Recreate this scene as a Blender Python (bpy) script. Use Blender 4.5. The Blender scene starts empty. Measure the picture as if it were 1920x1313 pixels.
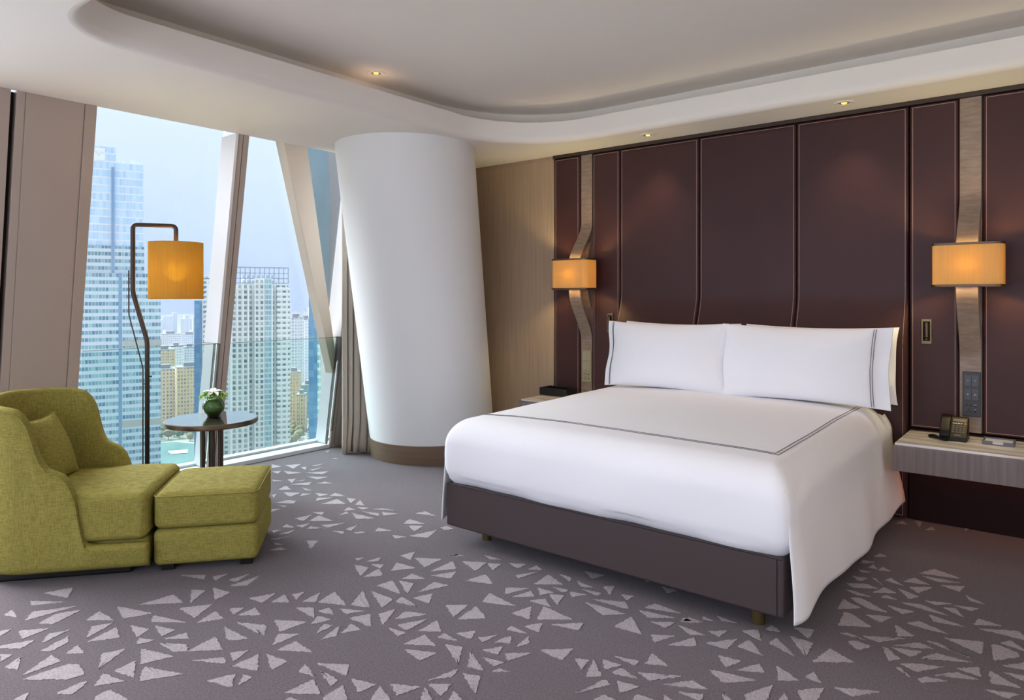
import bpy, bmesh, math, random
from mathutils import Vector, noise
C = bpy.context.scene.collection
random.seed(7)
PI = math.pi

# ------------------------------------------------------------------ camera
HX = math.radians(38.7)
cam_d = bpy.data.cameras.new('camera')
cam = bpy.data.objects.new('camera', cam_d); C.objects.link(cam)
cam_d.sensor_width = 36.0
cam_d.lens = 1309.0/1920*36
cam_d.shift_y = -100.5/1920
cam_d.clip_end = 9000; cam_d.clip_start = 0.05
cam.location = (0, 0, 1.4)
cam.rotation_euler = (PI/2, 0, HX)
bpy.context.scene.camera = cam

# ------------------------------------------------------------------ world, exposure
sc = bpy.context.scene
sc.view_settings.view_transform = 'Standard'
sc.view_settings.look = 'None'
sc.view_settings.exposure = 0.2
sc.view_settings.gamma = 1.0
sc.view_settings.use_curve_mapping = False
sc.cycles.max_bounces = 10
sc.cycles.diffuse_bounces = 5
sc.cycles.transparent_max_bounces = 16
sc.cycles.volume_bounces = 1
sc.cycles.sample_clamp_indirect = 6
sc.cycles.caustics_reflective = False
sc.cycles.caustics_refractive = False

w = bpy.data.worlds.new('hazy_sky'); sc.world = w; w.use_nodes = True
nt = w.node_tree; nt.nodes.clear()
wo = nt.nodes.new('ShaderNodeOutputWorld'); bg = nt.nodes.new('ShaderNodeBackground')
tc = nt.nodes.new('ShaderNodeTexCoord'); sx = nt.nodes.new('ShaderNodeSeparateXYZ'); rp = nt.nodes.new('ShaderNodeValToRGB')
nt.links.new(tc.outputs['Generated'], sx.inputs[0]); nt.links.new(sx.outputs['Z'], rp.inputs[0])
rp.color_ramp.elements[0].position = 0.0; rp.color_ramp.elements[0].color = (0.62, 0.74, 0.98, 1)
rp.color_ramp.elements[1].position = 0.32; rp.color_ramp.elements[1].color = (0.86, 0.93, 1.0, 1)
nt.links.new(rp.outputs[0], bg.inputs[0]); bg.inputs[1].default_value = 1.1
nt.links.new(bg.outputs[0], wo.inputs[0])

def area(name, loc, rot, sx_, sy_, power, col):
    d = bpy.data.lights.new(name, 'AREA'); d.shape = 'RECTANGLE'; d.size = sx_; d.size_y = sy_
    d.energy = power; d.color = col
    o = bpy.data.objects.new(name, d); C.objects.link(o); o.location = loc; o.rotation_euler = rot
    return o
# daylight through the windows behind the camera and beside it
area('window_daylight_rear', (-1.0, -3.05, 1.45), (PI/2, 0, 0), 5.5, 2.3, 72, (0.66, 0.77, 1.0))
area('window_daylight_side', (-4.95, -0.8, 1.0), (PI/2+0.35, 0, -PI/2-0.25), 3.4, 1.6, 40, (0.72, 0.80, 1.0))
# unseen fill lamps added to brighten the bed from above and the ceiling
area('overhead_fill', (0.6, 1.2, 2.85), (0, 0, 0), 2.4, 1.6, 14, (1.0, 0.85, 0.75))
area('upward_fill', (2.0, 2.5, 1.2), (PI-0.9, 0, PI/2), 2.5, 1.5, 16, (1.0, 0.92, 0.78))
# bright hazy sky on the window side: two very wide, soft suns
def glow(name, d_, e_, ang, col):
    q = bpy.data.lights.new(name, 'SUN'); q.energy = e_; q.angle = math.radians(ang); q.color = col
    o = bpy.data.objects.new(name, q); C.objects.link(o); o.rotation_euler = Vector(d_).to_track_quat('-Z', 'Y').to_euler()
glow('hazy_sun_high', (0.65, 0.10, -0.76), 14.0, 60, (0.90, 0.95, 1.0))
glow('hazy_sun_low', (0.97, 0.15, -0.15), 5.0, 60, (1.0, 0.92, 0.92))

# ------------------------------------------------------------------ helpers: measuring
FW = (-math.sin(HX), math.cos(HX)); RT = (math.cos(HX), math.sin(HX))
def ray(u, v):
    r = (u-960)/1309.0; z = (556-v)/1309.0
    return (FW[0]+RT[0]*r, FW[1]+RT[1]*r, z)
def at(u, v, fw):
    d = ray(u, v); return Vector((d[0]*fw, d[1]*fw, 1.4+d[2]*fw))
def onz(u, v, z=0.0):
    d = ray(u, v); t = (z-1.4)/d[2]; return Vector((d[0]*t, d[1]*t, z))

# ------------------------------------------------------------------ helpers: materials
def lin(h):
    h = h.lstrip('#'); r = [int(h[i:i+2], 16)/255 for i in (0, 2, 4)]
    return tuple((c/12.92 if c <= 0.04045 else ((c+0.055)/1.055)**2.4) for c in r)+(1.0,)
def new_mat(name):
    m = bpy.data.materials.new(name); m.use_nodes = True
    b = m.node_tree.nodes['Principled BSDF']; return m, m.node_tree, b
def mat(name, col, rough=0.6, metal=0.0, spec=0.5, emis=None, estr=0.0, bump=None, var=None, stretch=(1, 1, 1), sheen=0.0, coat=0.0):
    m, t, b = new_mat(name)
    c = lin(col) if isinstance(col, str) else tuple(col)+(1,)
    b.inputs['Base Color'].default_value = c
    b.inputs['Roughness'].default_value = rough; b.inputs['Metallic'].default_value = metal
    b.inputs['Specular IOR Level'].default_value = spec
    b.inputs['Sheen Weight'].default_value = sheen
    b.inputs['Coat Weight'].default_value = coat
    if emis: b.inputs['Emission Color'].default_value = lin(emis); b.inputs['Emission Strength'].default_value = estr
    if var or bump:
        co = t.nodes.new('ShaderNodeTexCoord'); mp = t.nodes.new('ShaderNodeMapping')
        mp.inputs['Scale'].default_value = stretch; t.links.new(co.outputs['Object'], mp.inputs[0])
    if var:      # (scale, amount, second colour)
        n = t.nodes.new('ShaderNodeTexNoise'); n.inputs['Scale'].default_value = var[0]; n.inputs['Detail'].default_value = 6
        t.links.new(mp.outputs[0], n.inputs['Vector'])
        r = t.nodes.new('ShaderNodeValToRGB'); r.color_ramp.elements[0].position = 0.5-var[1]; r.color_ramp.elements[1].position = 0.5+var[1]
        r.color_ramp.elements[0].color = c; r.color_ramp.elements[1].color = lin(var[2])
        t.links.new(n.outputs['Fac'], r.inputs[0]); t.links.new(r.outputs[0], b.inputs['Base Color'])
    if bump:     # (scale, strength, distance)
        n = t.nodes.new('ShaderNodeTexNoise'); n.inputs['Scale'].default_value = bump[0]; n.inputs['Detail'].default_value = 4
        t.links.new(mp.outputs[0], n.inputs['Vector'])
        bm = t.nodes.new('ShaderNodeBump'); bm.inputs['Strength'].default_value = bump[1]; bm.inputs['Distance'].default_value = bump[2]
        t.links.new(n.outputs['Fac'], bm.inputs['Height']); t.links.new(bm.outputs[0], b.inputs['Normal'])
    return m
def glass(name, tint, gloss=0.06, rough=0.0):
    m = bpy.data.materials.new(name); m.use_nodes = True; t = m.node_tree; t.nodes.clear()
    o = t.nodes.new('ShaderNodeOutputMaterial'); mx = t.nodes.new('ShaderNodeMixShader')
    tr = t.nodes.new('ShaderNodeBsdfTransparent'); gl = t.nodes.new('ShaderNodeBsdfGlossy'); fr = t.nodes.new('ShaderNodeFresnel')
    tr.inputs[0].default_value = tint+(1,); gl.inputs['Roughness'].default_value = rough; fr.inputs[0].default_value = 1.25+gloss
    t.links.new(fr.outputs[0], mx.inputs[0]); t.links.new(tr.outputs[0], mx.inputs[1]); t.links.new(gl.outputs[0], mx.inputs[2])
    t.links.new(mx.outputs[0], o.inputs[0]); return m
def weave_mat(name, c1, c2, scale=240, bumpd=0.0012, rough=0.85):
    m, t, b = new_mat(name)
    co = t.nodes.new('ShaderNodeTexCoord')
    a = []
    for st in ((scale, scale, scale*0.12), (scale*0.12, scale*0.12, scale)):
        mp = t.nodes.new('ShaderNodeMapping'); mp.inputs['Scale'].default_value = st
        n = t.nodes.new('ShaderNodeTexNoise'); n.inputs['Scale'].default_value = 1.0; n.inputs['Detail'].default_value = 2
        t.links.new(co.outputs['Object'], mp.inputs[0]); t.links.new(mp.outputs[0], n.inputs['Vector']); a.append(n)
    ad = t.nodes.new('ShaderNodeMath'); ad.operation = 'ADD'
    t.links.new(a[0].outputs['Fac'], ad.inputs[0]); t.links.new(a[1].outputs['Fac'], ad.inputs[1])
    mr = t.nodes.new('ShaderNodeMapRange'); mr.inputs[1].default_value = 0.75; mr.inputs[2].default_value = 1.25
    t.links.new(ad.outputs[0], mr.inputs[0])
    mix = t.nodes.new('ShaderNodeMix'); mix.data_type = 'RGBA'; mix.inputs[6].default_value = lin(c1); mix.inputs[7].default_value = lin(c2)
    t.links.new(mr.outputs[0], mix.inputs[0]); t.links.new(mix.outputs[2], b.inputs['Base Color'])
    bm = t.nodes.new('ShaderNodeBump'); bm.inputs['Strength'].default_value = 0.7; bm.inputs['Distance'].default_value = bumpd
    t.links.new(ad.outputs[0], bm.inputs['Height']); t.links.new(bm.outputs[0], b.inputs['Normal'])
    b.inputs['Roughness'].default_value = rough; b.inputs['Specular IOR Level'].default_value = 0.1; b.inputs['Sheen Weight'].default_value = 0.0
    return m

M = {}
M['plaster'] = mat('plaster', '#e2dcd6', 0.85, spec=0.2)
M['ceiling_paint'] = mat('ceiling_paint', '#eee8e2', 0.9, spec=0.15)
M['column_paint'] = mat('column_paint', '#e6e6e6', 0.75, spec=0.25)
M['leather'] = mat('brown_leather', '#472c2c', 0.45, spec=0.28, bump=(420, 0.12, 0.001), var=(3, 0.4, '#3f2728'))
M['leather_bed'] = mat('taupe_leather', '#463a3a', 0.45, spec=0.4, bump=(420, 0.12, 0.001))
M['gap'] = mat('dark_joint', '#1c1413', 0.8)
M['thread'] = mat('stitch_thread', '#c4a59b', 0.7)
M['veneer_wall'] = mat('taupe_veneer', '#b8a086', 0.5, var=(1.0, 0.28, '#a38b71'), stretch=(60, 60, 1.6), bump=(1, 0.1, 0.001))
M['ribbon_wood'] = mat('silver_brown_wood', '#a08c7c', 0.4, var=(1.0, 0.3, '#7b6858'), stretch=(14, 14, 60), coat=0.2)
M['night_wood'] = mat('grey_stained_wood', '#8d7e7a', 0.45, var=(1.0, 0.25, '#6f615e'), stretch=(50, 50, 2), coat=0.15)
M['bronze'] = mat('bronze', '#6e5a48', 0.35, metal=0.85, var=(2, 0.4, '#5c4a3c'))
M['bronze_dark'] = mat('dark_bronze', '#4a3e38', 0.4, metal=0.6)
M['profile'] = mat('brown_profile', '#6b6260', 0.6)
M['band'] = mat('brushed_bronze_band', '#8c7662', 0.45, metal=0.35, var=(1.0, 0.3, '#7c6754'), stretch=(2, 2, 60))
M['brass'] = mat('aged_brass', '#7d6a48', 0.35, metal=0.8)
M['panel'] = mat('beige_cladding', '#b0a197', 0.55, metal=0.15, spec=0.4)
M['panel_light'] = mat('pale_grey_cladding', '#e2e1e4', 0.55, spec=0.4)
M['white_frame'] = mat('white_powder_coat', '#eceef0', 0.5)
M['beam'] = mat('cream_steel', '#e2d3c0', 0.6)
M['spandrel'] = mat('slate_glass', '#7f96a4', 0.25, spec=0.5)
M['spandrel_grey'] = mat('grey_metal_sheet', '#9d9ca0', 0.4, metal=0.2)
M['linen'] = mat('white_cotton', '#f4f2f5', 0.8, spec=0.2, sheen=0.2, bump=(9, 0.10, 0.012))
M['linen2'] = mat('white_pillow_cotton', '#f5f4f8', 0.75, spec=0.2, sheen=0.2, bump=(14, 0.12, 0.01))
M['grey_thread'] = mat('grey_embroidery', '#5f5c66', 0.7)
M['olive'] = weave_mat('olive_green_weave', '#81783a', '#a0954f')
M['olive_dark'] = mat('olive_piping', '#8d8638', 0.8)
M['black'] = mat('black_lacquer', '#15130f', 0.35)
M['black_plastic'] = mat('black_plastic', '#0f0c0c', 0.4, spec=0.3)
M['grey_plastic'] = mat('grey_switch_plastic', '#3a3b3e', 0.4)
M['grey_plastic2'] = mat('grey_switch_rocker', '#434448', 0.35)
M['sage_plastic'] = mat('champagne_switch_plate', '#a39c7d', 0.35, metal=0.3)
M['sage_plastic2'] = mat('champagne_switch_rocker', '#aaa486', 0.35, metal=0.3)
M['hole'] = mat('socket_hole', '#050505', 0.8)
M['icon'] = mat('white_icon', '#d5d8dc', 0.6)
M['orange_key'] = mat('orange_key', '#d87445', 0.5)
M['paper'] = mat('white_paper', '#dcdce6', 0.7)
M['tray'] = mat('grey_leather_tray', '#6a6c74', 0.5)
M['leaf'] = mat('green_moss', '#6a9a1c', 0.7, var=(40, 0.2, '#9cc83c'))
M['leaf_lining'] = mat('banana_leaf', '#3d6b22', 0.4, var=(6, 0.25, '#6a9a42'), stretch=(1, 1, 8))
M['petal'] = mat('white_orchid', '#f0ecee', 0.5, sheen=0.1)
M['petal_heart'] = mat('orchid_heart', '#c8a84e', 0.5)
M['curtain'] = mat('taupe_curtain', '#b5aa9c', 0.8, sheen=0.2, bump=(300, 0.1, 0.001))
M['window_glass'] = glass('window_glass', (0.93, 0.96, 0.97), 0.02)
M['rail_glass'] = glass('green_rail_glass', (0.90, 0.965, 0.955), 0.0)
M['rail_edge'] = mat('glass_edge', '#6d8a80', 0.2)
M['bowl_glass'] = glass('bowl_glass', (0.97, 0.99, 0.975), 0.25)
M['table_top'] = mat('dark_glass_top', '#3a3230', 0.04, spec=0.9, coat=1.0)
M['downlight_trim'] = mat('white_trim', '#e9e6e2', 0.5)
M['bulb'] = mat('lit_bulb', '#ffcf70', 0.5, emis='#ffb640', estr=3)

# marble
m, t, b = new_mat('white_marble'); M['marble'] = m
co = t.nodes.new('ShaderNodeTexCoord'); mp = t.nodes.new('ShaderNodeMapping'); mp.inputs['Scale'].default_value = (0.8, 3, 1); mp.inputs['Rotation'].default_value = (0, 0, 0.15)
wv = t.nodes.new('ShaderNodeTexWave'); wv.bands_direction = 'Y'; wv.inputs['Scale'].default_value = 0.9; wv.inputs['Distortion'].default_value = 9; wv.inputs['Detail'].default_value = 4
r = t.nodes.new('ShaderNodeValToRGB'); r.color_ramp.elements[0].color = lin('#d8ccc0'); r.color_ramp.elements[0].position = 0.1; r.color_ramp.elements[1].color = lin('#f2eeea'); r.color_ramp.elements[1].position = 0.55
t.links.new(co.outputs['Object'], mp.inputs[0]); t.links.new(mp.outputs[0], wv.inputs['Vector']); t.links.new(wv.outputs['Fac'], r.inputs[0]); t.links.new(r.outputs[0], b.inputs['Base Color'])
b.inputs['Roughness'].default_value = 0.2
# carpet
def carpet(name, c1, c2):
    m, t, b = new_mat(name)
    co = t.nodes.new('ShaderNodeTexCoord')
    n = t.nodes.new('ShaderNodeTexNoise'); n.inputs['Scale'].default_value = 130; n.inputs['Detail'].default_value = 5; n.inputs['Roughness'].default_value = 0.7
    t.links.new(co.outputs['Object'], n.inputs['Vector'])
    r = t.nodes.new('ShaderNodeValToRGB'); r.color_ramp.elements[0].position = 0.36; r.color_ramp.elements[1].position = 0.64
    r.color_ramp.elements[0].color = lin(c1); r.color_ramp.elements[1].color = lin(c2)
    t.links.new(n.outputs['Fac'], r.inputs[0]); t.links.new(r.outputs[0], b.inputs['Base Color'])
    bm = t.nodes.new('ShaderNodeBump'); bm.inputs['Strength'].default_value = 0.8; bm.inputs['Distance'].default_value = 0.006
    t.links.new(n.outputs['Fac'], bm.inputs['Height']); t.links.new(bm.outputs[0], b.inputs['Normal'])
    b.inputs['Roughness'].default_value = 0.95; b.inputs['Specular IOR Level'].default_value = 0.05; b.inputs['Sheen Weight'].default_value = 0.2
    return m
M['carpet'] = carpet('grey_brown_carpet', '#50464a', '#6e6368')
M['carpet_light'] = carpet('pale_carpet_tuft', '#8e8488', '#b3a9ad')
# lamp shade: translucent cloth lit from inside
def shade_mat(name, col, tcol, fac_, fwd=0.3):
    m = bpy.data.materials.new(name); m.use_nodes = True; t = m.node_tree; t.nodes.clear()
    o = t.nodes.new('ShaderNodeOutputMaterial'); mx = t.nodes.new('ShaderNodeMixShader')
    df = t.nodes.new('ShaderNodeBsdfDiffuse'); tl = t.nodes.new('ShaderNodeBsdfTranslucent')
    df.inputs[0].default_value = lin(col)
    co = t.nodes.new('ShaderNodeTexCoord'); mp = t.nodes.new('ShaderNodeMapping'); mp.inputs['Scale'].default_value = (90, 90, 2)
    n = t.nodes.new('ShaderNodeTexNoise'); n.inputs['Scale'].default_value = 1.5; n.inputs['Detail'].default_value = 3
    t.links.new(co.outputs['Object'], mp.inputs[0]); t.links.new(mp.outputs[0], n.inputs['Vector'])
    r = t.nodes.new('ShaderNodeValToRGB'); r.color_ramp.elements[0].position = 0.35; r.color_ramp.elements[1].position = 0.65
    c = lin(tcol); r.color_ramp.elements[0].color = tuple(x*0.72 for x in c[:3])+(1,); r.color_ramp.elements[1].color = c
    t.links.new(n.outputs['Fac'], r.inputs[0]); t.links.new(r.outputs[0], tl.inputs[0])
    mx.inputs[0].default_value = fac_
    rf = t.nodes.new('ShaderNodeBsdfRefraction'); rf.inputs['IOR'].default_value = 1.02; rf.inputs['Roughness'].default_value = 1.0; t.links.new(r.outputs[0], rf.inputs[0])
    m2 = t.nodes.new('ShaderNodeMixShader'); m2.inputs[0].default_value = fwd
    t.links.new(tl.outputs[0], m2.inputs[1]); t.links.new(rf.outputs[0], m2.inputs[2])
    t.links.new(df.outputs[0], mx.inputs[1]); t.links.new(m2.outputs[0], mx.inputs[2]); t.links.new(mx.outputs[0], o.inputs[0]); return m
M['shade'] = shade_mat('amber_lamp_cloth', '#d9a24a', '#ecca4c', 0.27, 0.4)
M['sconce_shade'] = shade_mat('warm_sconce_cloth', '#e8bd78', '#f6d05c', 0.24, 0.16)

# ------------------------------------------------------------------ helpers: objects
def tag(o, label=None, cat=None, group=None, kind=None):
    if label: o['label'] = label
    if cat: o['category'] = cat
    if group: o['group'] = group
    if kind: o['kind'] = kind
    return o
def thing(name, label, cat, loc=(0, 0, 0), rz=0.0, group=None):
    o = bpy.data.objects.new(name, None); C.objects.link(o); o.empty_display_size = 0.1
    o.location = loc; o.rotation_euler = (0, 0, rz)
    return tag(o, label, cat, group)
class MB:
    def __init__(s): s.v = []; s.f = []; s.mi = []
    def add(s, v, f, mi=0):
        n = len(s.v); s.v += [tuple(p) for p in v]; s.f += [tuple(i+n for i in q) for q in f]; s.mi += [mi]*len(f); return s
    def box(s, x0, x1, y0, y1, z0, z1, mi=0):
        v = [(x, y, z) for z in (z0, z1) for y in (y0, y1) for x in (x0, x1)]
        return s.add(v, [(0, 2, 3, 1), (4, 5, 7, 6), (0, 1, 5, 4), (2, 6, 7, 3), (0, 4, 6, 2), (1, 3, 7, 5)], mi)
    def prism(s, pts, d, mi=0):     # pts: 3D polygon, d: offset vector
        n = len(pts); P = [Vector(p) for p in pts]; d = Vector(d)
        f = [tuple(range(n))[::-1], tuple(range(n, 2*n))]+[(i, (i+1) % n, n+(i+1) % n, n+i) for i in range(n)]
        return s.add(P+[p+d for p in P], f, mi)
    def tube(s, pts, r, n=8, mi=0, cap=True):
        P = [Vector(p) for p in pts]; v = []; f = []
        up = None
        for i, p in enumerate(P):
            a = P[max(i-1, 0)]; b = P[min(i+1, len(P)-1)]; tdir = (b-a).normalized()
            if up is None:
                up = Vector((0, 0, 1)) if abs(tdir.z) < 0.9 else Vector((1, 0, 0))
            x = tdir.cross(up).normalized(); y = x.cross(tdir).normalized(); up = y
            rr = r[i] if isinstance(r, (list, tuple)) else r
            for k in range(n):
                t = 2*PI*k/n; v.append(p+x*math.cos(t)*rr+y*math.sin(t)*rr)
        for i in range(len(P)-1):
            for k in range(n):
                f.append((i*n+k, i*n+(k+1) % n, (i+1)*n+(k+1) % n, (i+1)*n+k))
        if cap: f.append(tuple(range(n))[::-1]); f.append(tuple(range((len(P)-1)*n, len(P)*n)))
        return s.add(v, f, mi)
    def lathe(s, prof, c=(0, 0, 0), n=48, mi=0, cap=True):
        v = []; f = []
        for (r_, z_) in prof:
            for k in range(n):
                t = 2*PI*k/n; v.append((c[0]+r_*math.cos(t), c[1]+r_*math.sin(t), c[2]+z_))
        for i in range(len(prof)-1):
            for k in range(n): f.append((i*n+k, i*n+(k+1) % n, (i+1)*n+(k+1) % n, (i+1)*n+k))
        if cap:
            f.append(tuple(range(n))[::-1]); f.append(tuple(range((len(prof)-1)*n, len(prof)*n)))
        return s.add(v, f, mi)
    def grid(s, fn, nu, nv, mi=0, cu=False, cv=False):
        v = [fn(i/(nu if cu else nu-1), j/(nv if cv else nv-1)) for j in range(nv) for i in range(nu)]
        f = []
        for j in range(nv if cv else nv-1):
            for i in range(nu if cu else nu-1):
                a = j*nu+i; b_ = j*nu+(i+1) % nu; c_ = ((j+1) % nv)*nu+(i+1) % nu; d_ = ((j+1) % nv)*nu+i
                f.append((a, b_, c_, d_))
        return s.add(v, f, mi)
    def build(s, name, mats, parent=None, smooth=False, bevel=0.0, loc=None, segs=2, solid=0.0, auto=None):
        me = bpy.data.meshes.new(name); me.from_pydata(s.v, [], s.f); me.update()
        mats = mats if isinstance(mats, (list, tuple)) else [mats]
        for m_ in mats: me.materials.append(m_)
        for p, k in zip(me.polygons, s.mi): p.material_index = k
        bm = bmesh.new(); bm.from_mesh(me); bmesh.ops.recalc_face_normals(bm, faces=bm.faces); bm.to_mesh(me); bm.free()
        o = bpy.data.objects.new(name, me); C.objects.link(o)
        if parent: o.parent = parent
        if loc: o.location = loc
        if smooth or bevel:
            for p in me.polygons: p.use_smooth = True
        if solid: md = o.modifiers.new('thickness', 'SOLIDIFY'); md.thickness = solid; md.offset = 0
        if bevel:
            md = o.modifiers.new('bevel', 'BEVEL'); md.width = bevel; md.segments = segs; md.limit_method = 'ANGLE'; md.angle_limit = math.radians(35); md.harden_normals = True
        elif smooth and auto:
            me.set_sharp_from_angle(angle=math.radians(auto))
        return o
def rbox(mb, c, size, r, n=14, disp=None, mi=0):
    """closed rounded box; r = (rx, ry, rz) corner radii; disp(p)->p works on the local point"""
    hx, hy, hz = [q/2 for q in size]; rx, ry, rz = (r, r, r) if not isinstance(r, (tuple, list)) else r
    bm = bmesh.new(); bmesh.ops.create_cube(bm, size=2)
    bmesh.ops.subdivide_edges(bm, edges=bm.edges[:], cuts=n, use_grid_fill=True)
    vs = []
    def remap(t, h, rr):   # denser near the rim
        s_ = 1 if t >= 0 else -1; a = abs(t)
        k = 0.55
        if a > k: return s_*(h-rr+rr*(a-k)/(1-k))
        return s_*((h-rr)*a/k)
    for v in bm.verts:
        p = Vector((remap(v.co.x, hx, rx), remap(v.co.y, hy, ry), remap(v.co.z, hz, rz)))
        q = Vector((max(-(hx-rx), min(hx-rx, p.x)), max(-(hy-ry), min(hy-ry, p.y)), max(-(hz-rz), min(hz-rz, p.z))))
        d = Vector(((p.x-q.x)/rx, (p.y-q.y)/ry, (p.z-q.z)/rz))
        L = d.length
        if L > 1e-6:
            mx_ = max(abs(d.x), abs(d.y), abs(d.z)); d = d*(mx_/L)
            p = q+Vector((d.x*rx, d.y*ry, d.z*rz))
        if disp: p = disp(p)
        vs.append(p+Vector(c))
    bm.verts.index_update()
    fs = [tuple(v.index for v in f.verts) for f in bm.faces]; bm.free()
    return mb.add(vs, fs, mi)
def smoothstep(a, b_, x):
    t = max(0.0, min(1.0, (x-a)/(b_-a))); return t*t*(3-2*t)
def lerp(a, b_, t): return a+(b_-a)*t
def struct(name, mb, m, **k):
    o = mb.build(name, m, **k); o['kind'] = 'structure'; return o
def interp(tab, x):
    if x <= tab[0][0]: return tab[0][1]
    for (a, fa), (b_, fb) in zip(tab, tab[1:]):
        if x <= b_: return fa+(fb-fa)*(x-a)/(b_-a)
    return tab[-1][1]
def copy_tree(o, parent=None):
    c = o.copy(); C.objects.link(c)
    if parent: c.parent = parent
    for ch in list(o.children): copy_tree(ch, c)
    return c

# ================================================================== THE ROOM
WY = 5.024          # bed wall
ZC = 2.63           # soffit
XR = 2.4; YB = -3.2
def XW(z, d=0.0): return -5.36+0.171*z-d       # inner plane of the inclined facade, d = outward
def fac(mb, y0, y1, d0, d1, z0, z1, mi=0):
    pts = [(XW(z0, d0), y0, z0), (XW(z1, d0), y0, z1), (XW(z1, d1), y0, z1), (XW(z0, d1), y0, z0)]
    return mb.prism(pts, (0, y1-y0, 0), mi)

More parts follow.
